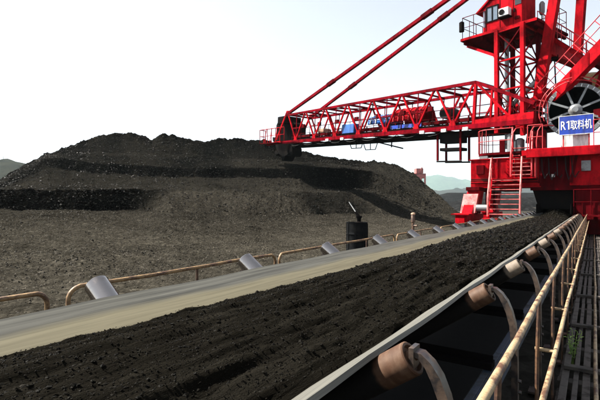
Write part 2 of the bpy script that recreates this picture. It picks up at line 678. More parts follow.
def heap(u0, u1, vtop, d, w, label):
    """a far, long heap of coal lying across the view"""
    n, m = 60, 14
    us = np.linspace(u0, u1, n)
    H = (202.0 - vtop) * d / F + CAMZ
    ends = np.clip(np.minimum((us - u0), (u1 - us)) / ((u1 - u0) * 0.22), 0, 1)
    rows = []
    for k in range(m):
        t = k / (m - 1.0) * 2 - 1
        dd = d + t * w
        r = (us - 300) / F * d
        x = RIGHT.x * r + FWD.x * dd
        y = RIGHT.y * r + FWD.y * dd
        z = H * np.clip(1.12 - abs(t) * 1.12, 0, 1) * ends + fbm(x * 0.5, y * 0.5) * 0.25 * (1 - abs(t)) * ends
        z = np.minimum(z, H) - 0.1
        rows.append(np.stack([x, y, z], -1))
    o = grid_object('coal_heap', np.array(rows), 'far_coal')
    tag(o, label, 'coal heap', 'far coal heaps on the yard')


heap(405, 600, 192.5, 260.0, 16.0, 'longest dark coal heap, low on the horizon beyond the foot of the stockpile')
heap(434, 590, 197.0, 130.0, 8.0, 'middle one of the dark coal heaps beyond the foot of the stockpile')
heap(446, 540, 202.3, 76.0, 4.0, 'nearest and lowest dark coal heap, left of the red bogie')

# ------------------------------------------------------------------ the coal stockpile, cut in benches
def curve(pts):
    a = np.array(pts, float)
    return lambda u: np.interp(u, a[:, 0], a[:, 1])


US = np.concatenate([np.linspace(-420, -20, 60)[:-1], np.linspace(-20, 480, 620), np.linspace(480, 540, 12)[1:]])
crest_v = curve([(-420, 214), (-120, 207), (-60, 199), (0, 180), (25, 166), (47, 154), (75, 143.5), (95, 136), (112, 133), (130, 132), (146, 136), (152, 139), (160, 134.5), (172, 133.5), (184, 139), (200, 141), (225, 139), (250, 139.5), (270, 141), (285, 147),
                 (300, 151), (330, 158), (365, 161), (383, 162), (400, 166), (413, 173), (425, 183), (440, 196), (455, 209), (480, 224), (540, 230)])
crest_d = curve([(-420, 30), (-60, 33), (0, 34), (95, 35), (170, 37), (265, 40), (300, 42), (340, 44), (400, 43), (425, 41), (455, 37), (540, 36)])
c5_v = curve([(-420, 215), (-60, 202), (0, 183), (25, 169), (47, 156), (60, 153.5), (100, 152), (170, 154), (250, 158), (310, 162), (350, 166), (380, 169), (400, 177), (425, 193), (455, 212), (480, 225), (540, 231)])
lip1_v = curve([(-420, 216), (-60, 204), (0, 185), (25, 172), (47, 157.5), (70, 160), (110, 164.5), (180, 167.5), (250, 168.5), (310, 168), (345, 168.5), (372, 171), (390, 178), (410, 190), (430, 203), (455, 214), (480, 225), (540, 232)])
lip1_d = curve([(-420, 24), (-60, 28.5), (0, 30), (110, 30), (180, 31), (250, 33), (310, 35), (372, 37), (430, 35.5), (455, 34), (540, 33)])
c3_v = curve([(-420, 219), (-60, 208), (0, 189), (25, 178), (47, 167), (70, 171), (110, 174.5), (180, 176.5), (250, 177.5), (300, 178), (316, 187), (345, 188.5), (365, 189), (390, 196), (410, 204), (430, 211), (455, 218), (480, 226), (540, 233)])
lip2_v = curve([(-420, 222), (-60, 204), (-20, 191.5), (0, 190), (160, 189.5), (175, 190), (250, 191), (310, 192), (355, 192), (372, 194), (390, 202), (410, 209), (430, 214), (455, 219), (480, 227), (540, 234)])
lip2_d = curve([(-420, 15), (-60, 18), (0, 19), (100, 21), (170, 23), (250, 26), (310, 29), (366, 31.5), (400, 31.5), (455, 30.5), (540, 30)])
c1_v = curve([(-420, 232), (-60, 216), (0, 209.5), (60, 210), (120, 210.5), (138, 210), (158, 212), (180, 214), (250, 215), (300, 214), (352, 214), (380, 214), (410, 217), (430, 219), (455, 222), (480, 229), (540, 237)])
c1_w = curve([(-420, 2), (0, 0.55), (125, 0.6), (140, 1.0), (170, 5.0), (250, 5.5), (300, 4.2), (350, 3.8), (400, 3.0), (455, 2.0), (540, 2)])
c0_v = curve([(-420, 262), (0, 250), (100, 249), (250, 240), (340, 232), (400, 226), (455, 226), (480, 232), (540, 240)])
c0_d = curve([(-420, 8.0), (0, 9.2), (100, 10), (250, 14), (340, 20), (400, 24.5), (455, 26.5), (540, 25)])


def zof(v, d):
    return CAMZ + (202.0 - v) * d / F


near_d = 3.3 * F / (CT * (594.0 - np.minimum(US, 520)))
c3_w = curve([(-420, 1.0), (30, 0.7), (60, 0.42), (150, 0.42), (300, 0.42), (318, 0.7), (360, 0.9), (380, 1.6), (540, 1.5)])
rows = [(near_d, np.full_like(US, -0.12)),
        (c0_d(US) * 0.55 + near_d * 0.45, zof(c0_v(US), c0_d(US)) * 0.35),
        (c0_d(US), zof(c0_v(US), c0_d(US))),
        (lip2_d(US) - c1_w(US), zof(c1_v(US), lip2_d(US) - c1_w(US))),
        (lip2_d(US), zof(lip2_v(US), lip2_d(US))),
        (lip1_d(US) - c3_w(US), zof(c3_v(US), lip1_d(US) - c3_w(US))),
        (lip1_d(US), zof(lip1_v(US), lip1_d(US))),
        (lip1_d(US) + (crest_d(US) - lip1_d(US)) * 0.62, zof(c5_v(US), lip1_d(US) + (crest_d(US) - lip1_d(US)) * 0.62)),
        (crest_d(US), zof(crest_v(US), crest_d(US))),
        (crest_d(US) + 3.0, zof(crest_v(US), crest_d(US)) - 0.5),
        (crest_d(US) + 15.0, np.full_like(US, -0.3))]
sub = [22, 46, 46, 26, 34, 26, 26, 26, 8, 10]
# (cut-coal and painted-shadow strength at each curve: the reclaimed faces are darker than the dusty benches)
fresh_shade_seg = [(0, 0), (0, 0), (0, 0.66), (0.98, 0.96), (0.76, 0.88), (0.97, 1.0), (0.89, 0.85), (0.90, 1.0), (0.8, 0.4), (0.2, 0.2)]
face_u = curve([(-420, 1), (150, 1), (200, 0.85), (300, 0.85), (330, 1), (365, 0.95), (385, 0.72), (410, 0.55), (540, 0.4)])
cut_shade_u = curve([(-420, 1), (134, 1), (150, 0.45), (282, 0.45), (296, 0.9), (338, 0.85), (360, 0.5), (400, 0.4), (540, 0.3)])  # left: cut face; right hump: boom-tip shadow painted into the coal colour
rake = fbm(US * 0.42, US * 0 + 8.0, 3, 0.7) + 0.6 * fbm(US * 0.09, US * 0 + 4.0, 3, 0.6)
flank_u = curve([(-420, 1), (340, 1), (375, 0.85), (395, 0.66), (420, 0.55), (540, 0.5)])
PD, PZ, PF, STEEP = [], [], [], []
for j in range(len(rows) - 1):
    (d0, z0), (d1, z1) = rows[j], rows[j + 1]
    m = sub[j]
    for k in range(m if j < len(rows) - 2 else m + 1):
        t = k / m
        tz = t
        if j in (4, 5):
            tz = t ** (1.5 if j == 4 else 1.25)
        PD.append(d0 + (d1 - d0) * t)
        PZ.append(z0 + (z1 - z0) * tz)
        PF.append(np.ones_like(US) * (fresh_shade_seg[j][0] * (1 - t) + fresh_shade_seg[j][1] * t) * (cut_shade_u(US - np.where(US < 230, 26 * t, 24 * (1 - t)) + 5 * rake) if j == 3 else face_u(US) if j in (4, 5) else flank_u(US)) + (0.05 * rake if j in (3, 4, 5, 7) else 0.0))  # the right painted patch slants along the boom's shadow
        STEEP.append(np.full_like(US, 1.0 if j in (3, 5) else 0.3))
PD, PZ, PF, STEEP = map(np.array, (PD, PZ, PF, STEEP))
PR = (US[None, :] - 300) / F * PD
PX = RIGHT.x * PR + FWD.x * PD
PY = RIGHT.y * PR + FWD.y * PD
rise = np.clip((PZ + 0.1) / 0.8, 0, 1)
rough = fbm(PX * 1.3, PY * 1.3, 5, 0.6)
PZ = PZ + rise * (rough * 0.09 + fbm(PX * 5.0, PY * 5.0, 4, 0.75) * 0.060 + fbm(PX * 0.25, PY * 0.25, 3) * 0.12)
# ragged lumps along the crest and slumps that run down the faces
crest_row = sum(sub[:8])
amp = np.exp(-((np.arange(PZ.shape[0]) - crest_row) / 12.0) ** 2)[:, None]
PZ = PZ + amp * fbm(PX * 1.8 + 40, PY * 1.8, 4, 0.7) * 0.22 * np.clip((PZ - 1) / 3, 0, 1)
gully = fbm(US * 0.13, US * 0.0 + 3.0, 4, 0.6)[None, :]
PZ = PZ + (gully * 0.35 + fbm(PX * 2.2, PY * 2.2 + 7, 3, 0.6)) * STEEP * rise * 0.09
PZ = PZ + nrs.randn(*PZ.shape) * 0.003 * rise
patch = fbm(PX * 0.35 + 9, PY * 0.35, 4, 0.6)
rowi = np.arange(PZ.shape[0])[:, None] + 5 * fbm(US * 0.012, US * 0 + 1.0, 3)[None, :]
for cc, ww, aa in ((sub[0] + sub[1] * 0.9, 5.0, 0.38), (sub[0] + sub[1] + sub[2] * 0.35, 5.0, 0.22), (sub[0] + sub[1] * 0.3, 6.0, 0.25)):
    PF = PF + aa * np.exp(-((rowi - cc) / ww) ** 2) * (0.7 + fbm(PX * 0.8, PY * 0.8, 3))
PF = np.clip(PF * (0.98 + 0.2 * patch) + np.clip(patch - 0.2, 0, 1) * 0.3, 0, 1)
org = at(200, 240, 24)
org.z = 0
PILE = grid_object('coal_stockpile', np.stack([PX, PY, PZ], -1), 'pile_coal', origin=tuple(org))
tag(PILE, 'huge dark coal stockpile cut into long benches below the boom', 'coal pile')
fa = PILE.data.attributes.new('fresh_shade', 'FLOAT', 'POINT')  # freshly cut coal plus the painted boom-tip shadow
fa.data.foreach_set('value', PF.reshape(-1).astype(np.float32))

# loose coal lumps lying on the slopes that face the belt
def lumps_on(nl, r0, r1, smin, smax, power, grow, mat, label):
    ri = (r0 + (nrs.rand(nl) + nrs.rand(nl) * (0.35 if r0 < 10 else 0.9)).clip(0, 1.999) % 1.0 * (r1 - r0)).astype(int)
    ci = nrs.randint(50, len(US) - 60, nl)
    keep = PZ[ri, ci] > 0.0
    ri, ci = ri[keep], ci[keep]
    jx, jy = (nrs.rand(2, len(ri)) - 0.5) * 0.25
    pts = np.stack([PX[ri, ci] + jx, PY[ri, ci] + jy, PZ[ri, ci] - smin * 0.3], -1)
    sz = (smin + smax * nrs.rand(len(ri)) ** power) * (0.6 + PD[ri, ci] / grow)
    scatter_lumps('coal_lumps', pts, sz, mat, label, 'coal')


foot = sum(sub[:3])
lumps_on(34000, 4, foot, 0.007, 0.022, 4, 22.0, 'lump_coal', 'loose glinting coal lumps strewn over the dusty ground before the pile')
lumps_on(6000, foot * 0.45, foot + 3, 0.007, 0.026, 6, 26.0, 'lump_coal', 'coarser coal lumps rolled to the foot of the pile')
lumps_on(30000, foot, sum(sub[:8]), 0.010, 0.034, 4, 22.0, 'bench_lump', 'dark coal lumps lying on the benches of the pile')

# ------------------------------------------------------------------ the belt conveyor
BX = -1.37                        # belt centre line
HALF = 0.758
BEDGE = 1.0                       # height of the belt edges
Y0, Y1 = -3.2, 34.0
CONV = empty('belt_conveyor', (BX, 0, 0), 'long troughed rubber belt conveyor running from foreground to the reclaimer', 'conveyor')

A35 = math.radians(35)
WL = 0.47
FLAT = HALF - WL
LOWZ = BEDGE - WL * math.tan(A35)


def belt_z(x):
    ax = abs(x)
    if ax <= FLAT - 0.06:
        return LOWZ
    if ax >= FLAT + 0.06:
        return LOWZ + (ax - FLAT) * math.tan(A35)
    t = (ax - FLAT + 0.06) / 0.12
    return LOWZ + 0.06 * math.tan(A35) * t * t


xs = np.concatenate([np.linspace(-HALF, HALF, 44)])
ys = np.linspace(Y0, Y1, 150)
idl_y = [1.36 + 1.25 * k for k in range(-3, 24)]


def sag(y, x):
    # the free edge dips a little between idlers
    ph = ((y - 1.36) / 1.25) % 1.0
    return -0.010 * math.sin(math.pi * ph) * min(1.0, (abs(x) / HALF) ** 2 + 0.4)


top, bot = [], []
for y in ys:
    top.append([(BX + x, y, belt_z(x) + sag(y, x)) for x in xs])
P = np.array(top)
m = MB()
h, w = P.shape[:2]
nv = np.zeros((w, 3))
for i, x in enumerate(xs):
    g = (belt_z(x + 0.004) - belt_z(x - 0.004)) / 0.008
    l = math.hypot(1, g)
    nv[i] = (g / l * 0.018, 0, -0.018 / l)
Q = P + nv[None]
for y in range(h):
    for x in range(w):
        m.v.append(Vector(P[y, x]))
off = h * w
for y in range(h):
    for x in range(w):
        m.v.append(Vector(Q[y, x]))
for y in range(h - 1):
    for x in range(w - 1):
        a = y * w + x
        m.f.append([a, a + 1, a + w + 1, a + w])
        m.f.append([off + a, off + a + w, off + a + w + 1, off + a + 1])
    for x in (0, w - 1):
        a = y * w + x
        m.f.append([a, a + w, off + a + w, off + a])
m.build('belt', 'belt_rubber', CONV, smooth=True)
MB().box((BX - 0.72, Y0, 0.30), (BX + 0.72, Y1, 0.318)).build('return_belt', 'rubber', CONV)

for s in (-1, 1):
    x0 = BX + s * 0.90
    m = MB()
    m.box((x0 - 0.008, Y0, 0.40), (x0 + 0.008, Y1, 0.56))
    m.box((x0 - 0.045 * s if s > 0 else x0 + 0.008, Y0, 0.545), (x0 - 0.008 if s > 0 else x0 + 0.045, Y1, 0.56))
    m.box((x0 - 0.045 if s > 0 else x0 + 0.008, Y0, 0.40), (x0 - 0.008 if s > 0 else x0 + 0.045, Y1, 0.415))
    m.build('stringer', 'blue_steel', CONV, bevel=0.003)


def roller_mesh(length, r):
    """shell with a recessed end plate, lip and stub shaft, along +Z from 0"""
    l = length
    prof = [(0.012, 0.014), (0.012, r - 0.016), (0.0, r - 0.012), (0.0, r - 0.004), (0.004, r), (l - 0.004, r), (l, r - 0.004), (l, r - 0.012),
            (l - 0.014, r - 0.016), (l - 0.014, 0.028), (l - 0.004, 0.026), (l - 0.004, 0.013), (l + 0.028, 0.013)]
    return prof


RR = 0.056
RL = 0.066
ROLL = {}
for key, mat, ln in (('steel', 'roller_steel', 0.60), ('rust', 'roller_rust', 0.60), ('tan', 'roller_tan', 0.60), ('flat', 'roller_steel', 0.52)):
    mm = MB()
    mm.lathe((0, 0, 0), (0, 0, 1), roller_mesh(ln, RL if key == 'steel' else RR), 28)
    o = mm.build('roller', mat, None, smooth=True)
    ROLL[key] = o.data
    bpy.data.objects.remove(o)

# curved outer bracket: a rusty channel bent from the base up to the roller shaft
br = [(-0.478, 1.022), (-0.452, 1.020), (-0.420, 0.995), (-0.392, 0.955), (-0.370, 0.90), (-0.353, 0.83), (-0.345, 0.74), (-0.343, 0.60), (-0.343, 0.30), (-0.343, 0.02)]


def bracket_mesh(side):
    mm = MB()
    pts = [(x - BX, z) for x, z in br]
    n = len(pts)
    outer, inner = [], []
    for j, (x, z) in enumerate(pts):
        a, b = pts[max(j - 1, 0)], pts[min(j + 1, n - 1)]
        dx, dz = b[0] - a[0], b[1] - a[1]
        l = math.hypot(dx, dz)
        nx, nz = -dz / l, dx / l          # towards upper right side
        if nx < 0 and nz < 0:
            nx, nz = -nx, -nz
        wdt = 0.014 + 0.018 * min(1.0, j / 3.0)
        outer.append((x, z))
        inner.append((x - abs(nx) * wdt, z - abs(nz) * wdt))
    hy = 0.024
    t = 0.005
    def strip(A, B, ya, yb):
        i = len(mm.v)
        k = len(A)
        for (x, z) in A:
            mm.v.append(Vector((side * x, ya, z)))
        for (x, z) in B:
            mm.v.append(Vector((side * x, yb, z)))
        for j in range(k - 1):
            mm.f.append([i + j, i + j + 1, i + k + j + 1, i + k + j])
    # web (outer face), two flanges reaching inwards, with thickness
    sh = [(x - 0.005, z - 0.005) for x, z in outer]
    strip(outer, outer, -hy, hy)
    strip(sh, sh, -hy + t, hy - t)
    for yy, yi in ((-hy, -hy + t), (hy, hy - t)):
        strip(outer, inner, yy, yy)
        strip(sh, inner, yi, yi)
        strip(inner, inner, yy, yi)
    a, b_ = pts[0], pts[1]
    mm.box((min(side * (a[0] - 0.012), side * (a[0] + 0.004)), -0.030, a[1] - 0.055), (max(side * (a[0] - 0.012), side * (a[0] + 0.004)), 0.030, a[1] + 0.012))
    for zz in (0.52, 0.46, 0.30):
        mm.tube((side * (-0.343 - BX), 0.008, zz), (side * (-0.343 - BX + 0.014), 0.008, zz), 0.010, 6)
    mm.box((min(side * (-0.343 - BX - 0.09), side * (-0.343 - BX + 0.02)), -0.06, 0.0), (max(side * (-0.343 - BX - 0.09), side * (-0.343 - BX + 0.02)), 0.06, 0.014))
    return mm


BRK = {}
for side in (-1, 1):
    o = bracket_mesh(side).build('bracket', 'bracket_steel', None, smooth=True)
    BRK[side] = o.data
    bpy.data.objects.remove(o)
mm = MB().box((-0.90, -0.045, 0.565), (0.90, 0.045, 0.60)).box((-0.90, -0.005, 0.60), (0.90, 0.005, 0.635))
for s in (-1, 1):
    mm.beam((s * 0.30, 0, 0.60), (s * 0.30, 0, 0.66 - 0.07), 0.012, 0.05)
o = mm.build('cross_beam', 'black_steel', None)
CROSS = o.data
bpy.data.objects.remove(o)


def child(name, data, parent, loc=(0, 0, 0), rot=None):
    o = bpy.data.objects.new(name, data)
    COL.objects.link(o)
    o.parent = parent
    o.location = loc
    if rot is not None:
        o.rotation_euler = rot
    return o


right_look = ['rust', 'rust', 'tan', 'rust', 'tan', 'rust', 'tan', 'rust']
for k, y in enumerate(idl_y):
    fr = child('idler_frame', CROSS, CONV, (0, y, 0))
    for side in (-1, 1):
        # wing roller: axis parallel to the belt wing, one roller radius below it
        pr_ = 0.100 if side > 0 else 0.185
        ex = side * (HALF + pr_ * math.cos(A35))
        ez = BEDGE + pr_ * math.sin(A35)
        nx, nz = side * math.sin(A35), -math.cos(A35)
        off_ = (RL if side < 0 else RR) + 0.020
        ex, ez = ex + nx * off_, ez + nz * off_
        sx, sz_ = ex - side * 0.60 * math.cos(A35), ez - 0.60 * math.sin(A35)
        d = Vector((side * math.cos(A35), 0, math.sin(A35)))
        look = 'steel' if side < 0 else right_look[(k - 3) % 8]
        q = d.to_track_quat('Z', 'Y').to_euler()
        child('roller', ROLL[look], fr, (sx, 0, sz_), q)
        child('bracket', BRK[side], fr)
    child('roller', ROLL['flat'], fr, (-0.26, 0, LOWZ - RR - 0.022), Vector((1, 0, 0)).to_track_quat('Z', 'Y').to_euler())

# coal carried on the belt
cx = np.linspace(-0.580, 0.545, 110)
cy = np.concatenate([np.linspace(-3.1, 8, 420), np.linspace(8, 33, 300)[1:]])
CX, CY = np.meshgrid(cx, cy)
tt = (CX + 0.580) / 1.125
edge_l = np.array([belt_z(-0.580)]) + 0.004
edge_r = np.array([belt_z(0.545)]) + 0.004
heapz = edge_l * (1 - tt) + edge_r * tt + 0.105 * np.sin(np.pi * tt) ** 1.3
fade = np.clip(np.sin(np.pi * tt) * 5, 0, 1)
st = fbm(CX * 8.0, CY * 1.0, 5, 0.62) * 0.032 + fbm(CX * 34.0, CY * 3.2, 3, 0.6) * 0.018 + fbm(CX * 60.0, CY * 40.0, 2, 0.6) * 0.007 + fbm(CX * 1.2 + 5, CY * 0.5, 3) * 0.05
CZ = heapz + st * fade + 0.22 * np.exp(-((CY - 21.6) / 1.3) ** 2) * np.sin(np.pi * tt) ** 0.6
wob = fbm(CY * 0.8, CY * 0 + 2.2, 4, 0.6) * 0.07
CXX = CX - wob * (1 - tt) ** 3
CZ = np.where(tt < 0.02, np.vectorize(belt_z)(CXX) - 0.01, CZ)
CZ = np.where(tt > 0.98, np.vectorize(belt_z)(CXX) - 0.01, CZ)
LOAD = grid_object('coal_load', np.stack([CXX + BX, CY, CZ], -1), 'belt_coal')
tag(LOAD, 'black coal load heaped along the moving belt', 'coal', None, 'stuff')
nb = 120000
yy = -0.6 + 24.0 * nrs.rand(nb) ** 1.7
bi = np.clip(np.searchsorted(cy, yy), 0, len(cy) - 1)
bj = (3 + nrs.rand(nb) * (len(cx) - 6)).astype(int)
pts = np.stack([CXX[bi, bj] + BX + (nrs.rand(nb) - 0.5) * 0.012, CY[bi, bj] + (nrs.rand(nb) - 0.5) * 0.06, CZ[bi, bj] + 0.001], -1)
sz = (0.0016 + 0.0036 * nrs.rand(nb) ** 2.5 + 0.016 * nrs.rand(nb) ** 16 * np.clip(yy / 4.0, 0.4, 1.6)) * np.clip(0.62 + yy / 9.0, 0.62, 1.5)
scatter_lumps('belt_lumps', pts, sz, 'belt_lump', 'small coal lumps riding on top of the belt load', 'coal', 1.7)

# ------------------------------------------------------------------ left guard rails (bent pipe hoops)
LX = -2.74
HOOP_Z = 0.955
hoops = [(-1.6, 1.29, 'rusty bent pipe guard rail at the left edge of the picture'),
         (1.417, 3.55, 'rusty bent pipe guard rail behind the nearest bright left roller'),
         (3.62, 6.78, 'rusty bent pipe guard rail in front of the black drum'),
         (6.90, 9.3, 'rusty bent pipe guard rail just beyond the black drum'),
         (9.4, 12.2, 'rusty bent pipe guard rail beside the rusty pale capped post'),
         (12.3, 16.0, 'rusty bent pipe guard rail farthest along, before the red bogie')]
for (ya, yb, lab) in hoops:
    root = empty('guard_rail', (LX, ya, 0), lab, 'railing', 'pipe guard rails along the left of the belt')
    r = 0.075
    pts = [(LX, ya, 0.0), (LX, ya, HOOP_Z - r)]
    for k in range(1, 6):
        a = math.pi / 2 * k / 6
        pts.append((LX, ya + r - r * math.cos(a), HOOP_Z - r + r * math.sin(a)))
    n = 7
    for k in range(n + 1):
        pts.append((LX + rnd.uniform(-.004, .004), ya + r + (yb - ya - 2 * r) * k / n, HOOP_Z + rnd.uniform(-.004, .004)))
    for k in range(1, 7):
        a = math.pi / 2 * (1 - k / 6)
        pts.append((LX, yb - r + r * math.cos(a), HOOP_Z - r + r * math.sin(a)))
    pts.append((LX, yb, 0.0))
    MB().pipe(pts, 0.0145, 10).build('top_rail', 'rail_rust', root, smooth=True)
    npost = max(1, int((yb - ya) / 1.5))
    for k in range(npost):
        y = ya + (yb - ya) * (k + 1) / (npost + 1)
        MB().tube((LX, y, 0), (LX, y, HOOP_Z - 0.008), 0.011, 8).build('post', 'post_rust', root, smooth=True)
    MB().tube((LX, ya + 0.02, 0.5), (LX, yb - 0.02, 0.5), 0.011, 8).build('knee_rail', 'rail_rust', root, smooth=True)

# ------------------------------------------------------------------ right handrail, walkway and pipe
HX = -0.232
root = empty('walkway_handrail', (HX, 0.3, 0), 'cream pipe handrail with rust spots along the right walkway', 'railing')
n = 44
pts = []
for k in range(n + 1):
    y = -1.2 + (31 + 1.2) * k / n
    pts.append((HX + rnd.uniform(-.004, .004), y, 1.0 + rnd.uniform(-.004, .004)))
MB().pipe(pts, 0.0125, 12).build('top_rail', 'rail_paint', root, smooth=True)
pts = []
for k in range(n + 1):
    y = -1.2 + (31 + 1.2) * k / n
    pts.append((-0.165 + rnd.uniform(-.003, .003), y, 0.74 + rnd.uniform(-.004, .004)))
MB().pipe(pts, 0.0115, 12).build('middle_rail', 'rail_paint', root, smooth=True)
yp = 0.35
k = 0
while yp < 30.5:
    MB().pipe([(HX - 0.018, yp, 0.0), (HX - 0.012, yp, 0.7), (HX - 0.002, yp, 0.993)], 0.0095, 8).build('post', 'post_rust', root, smooth=True)
    MB().tube((HX - 0.024, yp + 0.02, 0.738), (-0.160, yp + 0.02, 0.738), 0.010, 8).build('stub', 'rail_paint', root, smooth=True)
    MB().box((HX - 0.06, yp - 0.04, 0.0), (HX + 0.03, yp + 0.04, 0.012)).build('base_plate', 'post_rust', root)
    yp += 1.08 + (0.06 if k % 2 else -0.05)
    k += 1

WALK = empty('walkway', (0.1, 0, 0), 'narrow dark walkway of long steel slats and cross sleepers beside the handrail', 'walkway')
slat_mesh = {}
x = -0.205
for x, wd in ((-0.195, 0.05), (-0.120, 0.035), (-0.060, 0.05), (0.075, 0.05), (0.15, 0.06), (0.235, 0.06), (0.32, 0.06), (0.405, 0.06)):
    for ya in np.arange(-1.0, 27.0, 4.0):
        dz = rnd.uniform(-0.006, 0.006)
        dx = rnd.uniform(-0.008, 0.008)
        MB().box((x - wd / 2 + dx, ya + 0.012, 0.105 + dz), (x + wd / 2 + dx, ya + 3.985, 0.130 + dz)).build('slat', 'grating_steel', WALK, bevel=0.004)
for ya in np.arange(-0.6, 27.5, 0.92):
    MB().box((-0.245, ya - 0.05, 0.035), (0.48, ya + 0.05, 0.097)).build('sleeper', 'timber', WALK, bevel=0.006)
for ya in (3.05, 4.15, 5.6, 7.4, 9.6, 12.0, 15.0, 19.0):
    MB().box((-0.21, ya - 0.035, 0.138), (0.46, ya + 0.035, 0.168)).build('cross_bar', 'timber', WALK, bevel=0.005)
for xx in (-0.22, 0.46):
    MB().box((xx - 0.025, -1.0, -0.02), (xx + 0.025, 27.0, 0.034)).build('stringer', 'grating_steel', WALK)
pp = []
for k in range(30):
    pp.append((0.012 + rnd.uniform(-.006, .006), -1.0 + k * 1.0, 0.184 + rnd.uniform(-.003, .003)))
tag(MB().pipe(pp, 0.014, 12).build('pipe', 'rail_paint', None, smooth=True), 'cream pipe lying lengthwise on the walkway at the right edge', 'pipe')

# a weed growing through the walkway
wp = Vector((-0.165, 4.60, 0.03))
WEED = empty('weed', wp, 'small green leafy weed growing up through the walkway slats', 'plant')
for s in range(9):
    a = rnd.uniform(0, 6.28)
    hgt = rnd.uniform(0.16, 0.33)
    sp = rnd.uniform(0.02, 0.08)
    p0 = wp + Vector((rnd.uniform(-.01, .01), rnd.uniform(-.01, .01), 0))
    p1 = p0 + Vector((math.cos(a) * sp * 0.4, math.sin(a) * sp * 0.4, hgt * 0.55))
    p2 = p0 + Vector((math.cos(a) * sp, math.sin(a) * sp, hgt))
    MB().pipe([p0, p1, p2], 0.0022, 5).build('stem', 'leaf_green', WEED)
    for l in range(8):
        t = 0.35 + 0.65 * l / 7
        c = p0.lerp(p2, t)
        b = rnd.uniform(0, 6.28)
        L = rnd.uniform(0.025, 0.045)
        dv = Vector((math.cos(b), math.sin(b), rnd.uniform(0.1, 0.7))).normalized() * L
        sd = dv.cross(Z).normalized() * L * 0.24
        up = Vector((0, 0, 0.003))
        mm = MB()
        mm.v = [c, c + dv * 0.5 + sd + up, c + dv - up * 2, c + dv * 0.5 - sd + up, c + dv * 0.5 - up]
        mm.f = [[0, 4, 1], [1, 4, 2], [2, 4, 3], [3, 4, 0]]
        mm.build('leaf', 'leaf_green', WEED)

# ------------------------------------------------------------------ drum with sprinkler, capped post
dc = at(357, 245, 11.0)
dc.z = 0
dr = 0.265
DRUM = empty('steel_drum', dc, 'black ribbed steel drum standing behind the left guard rail', 'drum')
dtop = 0.985
m = MB()
prof = [(0, dr - 0.01), (0, dr)]
for k in range(1, 10):
    hh = dtop * k / 10
    prof += [(hh - 0.02, dr), (hh, dr + (0.014 if k in (3, 7) else 0.0)), (hh + 0.02, dr)]
prof += [(dtop - 0.012, dr), (dtop - 0.012, dr + 0.012), (dtop, dr + 0.012), (dtop, dr - 0.012), (dtop - 0.02, dr - 0.015), (dtop - 0.02, 0.001)]
m.lathe(dc, Z, prof, 36).build('body', 'drum_black', DRUM, smooth=True)
for k in range(8):
    a = k * math.pi / 4 + 0.3
    p = dc + Vector((math.cos(a), math.sin(a), 0)) * (dr + 0.008)
    MB().beam(p + Z * 0.02, p + Z * (dtop - 0.03), 0.035, 0.012, Vector((math.cos(a), math.sin(a), 0))).build('rib', 'drum_black', DRUM)
sb = dc + Z * (dtop - 0.018) + RIGHT * 0.05
SPR = empty('water_cannon', sb, 'small nozzle with a thin white barrel on top of the black drum', 'water cannon')
MB().lathe(sb, Z, [(0, 0.10), (0.02, 0.10), (0.03, 0.05), (0.10, 0.055), (0.16, 0.085), (0.175, 0.085)], 16).build('base', 'black_steel', SPR, smooth=True)
tip = at(349, 202, 11.1)
MB().tube(sb + Z * 0.15, sb + Z * 0.15 + (tip - sb - Z * 0.15) * 0.35, 0.045, 12, 0.032).build('swivel', 'black_steel', SPR, smooth=True)
MB().tube(sb + Z * 0.15 + (tip - sb - Z * 0.15) * 0.30, tip, 0.015, 12, 0.010).build('barrel', 'white_paint', SPR, smooth=True)

pc = at(413, 240, 14.6)
pc.z = 0
POST = empty('hydrant_post', pc, 'rusty brown upright post with a pale cap near the end of the boom shadow', 'post')
MB().lathe(pc, Z, [(0, 0.11), (0.04, 0.11), (0.05, 0.045), (0.80, 0.045), (0.82, 0.066), (1.04, 0.066), (1.06, 0.05)], 18).build('shaft', 'post_rust', POST, smooth=True)
MB().lathe(pc + Z * 1.06, Z, [(0, 0.06), (0.02, 0.075), (0.06, 0.068), (0.08, 0.02)], 18).build('cap', 'roller_tan_plain', POST, smooth=True)
MB().tube(pc + Z * 0.7, pc + Z * 0.7 + Vector((0.16, -0.05, 0)), 0.03, 10).build('outlet', 'post_rust', POST, smooth=True)

# ------------------------------------------------------------------ the bucket wheel reclaimer
MO = Vector((BX, 22.0, 0.0))
RC = empty('bucket_wheel_reclaimer', MO, 'big red bucket wheel reclaimer straddling the belt, lattice boom over the coal pile', 'reclaimer')
RED = 'red_paint'


def railing(name, pts, parent, hgt=1.05, r=0.022, spacing=1.0, mat='red_rail', knee=True, up=Z):
    """posts and rails along a polyline, one mesh per railing"""
    mm = MB()
    up = Vector(up)
    pts = [Vector(p) for p in pts]
    for a, b in zip(pts[:-1], pts[1:]):
        nseg = max(1, int(round((b - a).length / spacing)))
        for k in range(nseg + 1):
            p = a.lerp(b, k / nseg)
            mm.tube(p, p + up * hgt, r * 0.9, 6)
    mm.pipe([p + up * hgt for p in pts], r, 6)
    if knee:
        mm.pipe([p + up * hgt * 0.5 for p in pts], r * 0.8, 6)
    return mm.build(name, mat, parent, smooth=True)


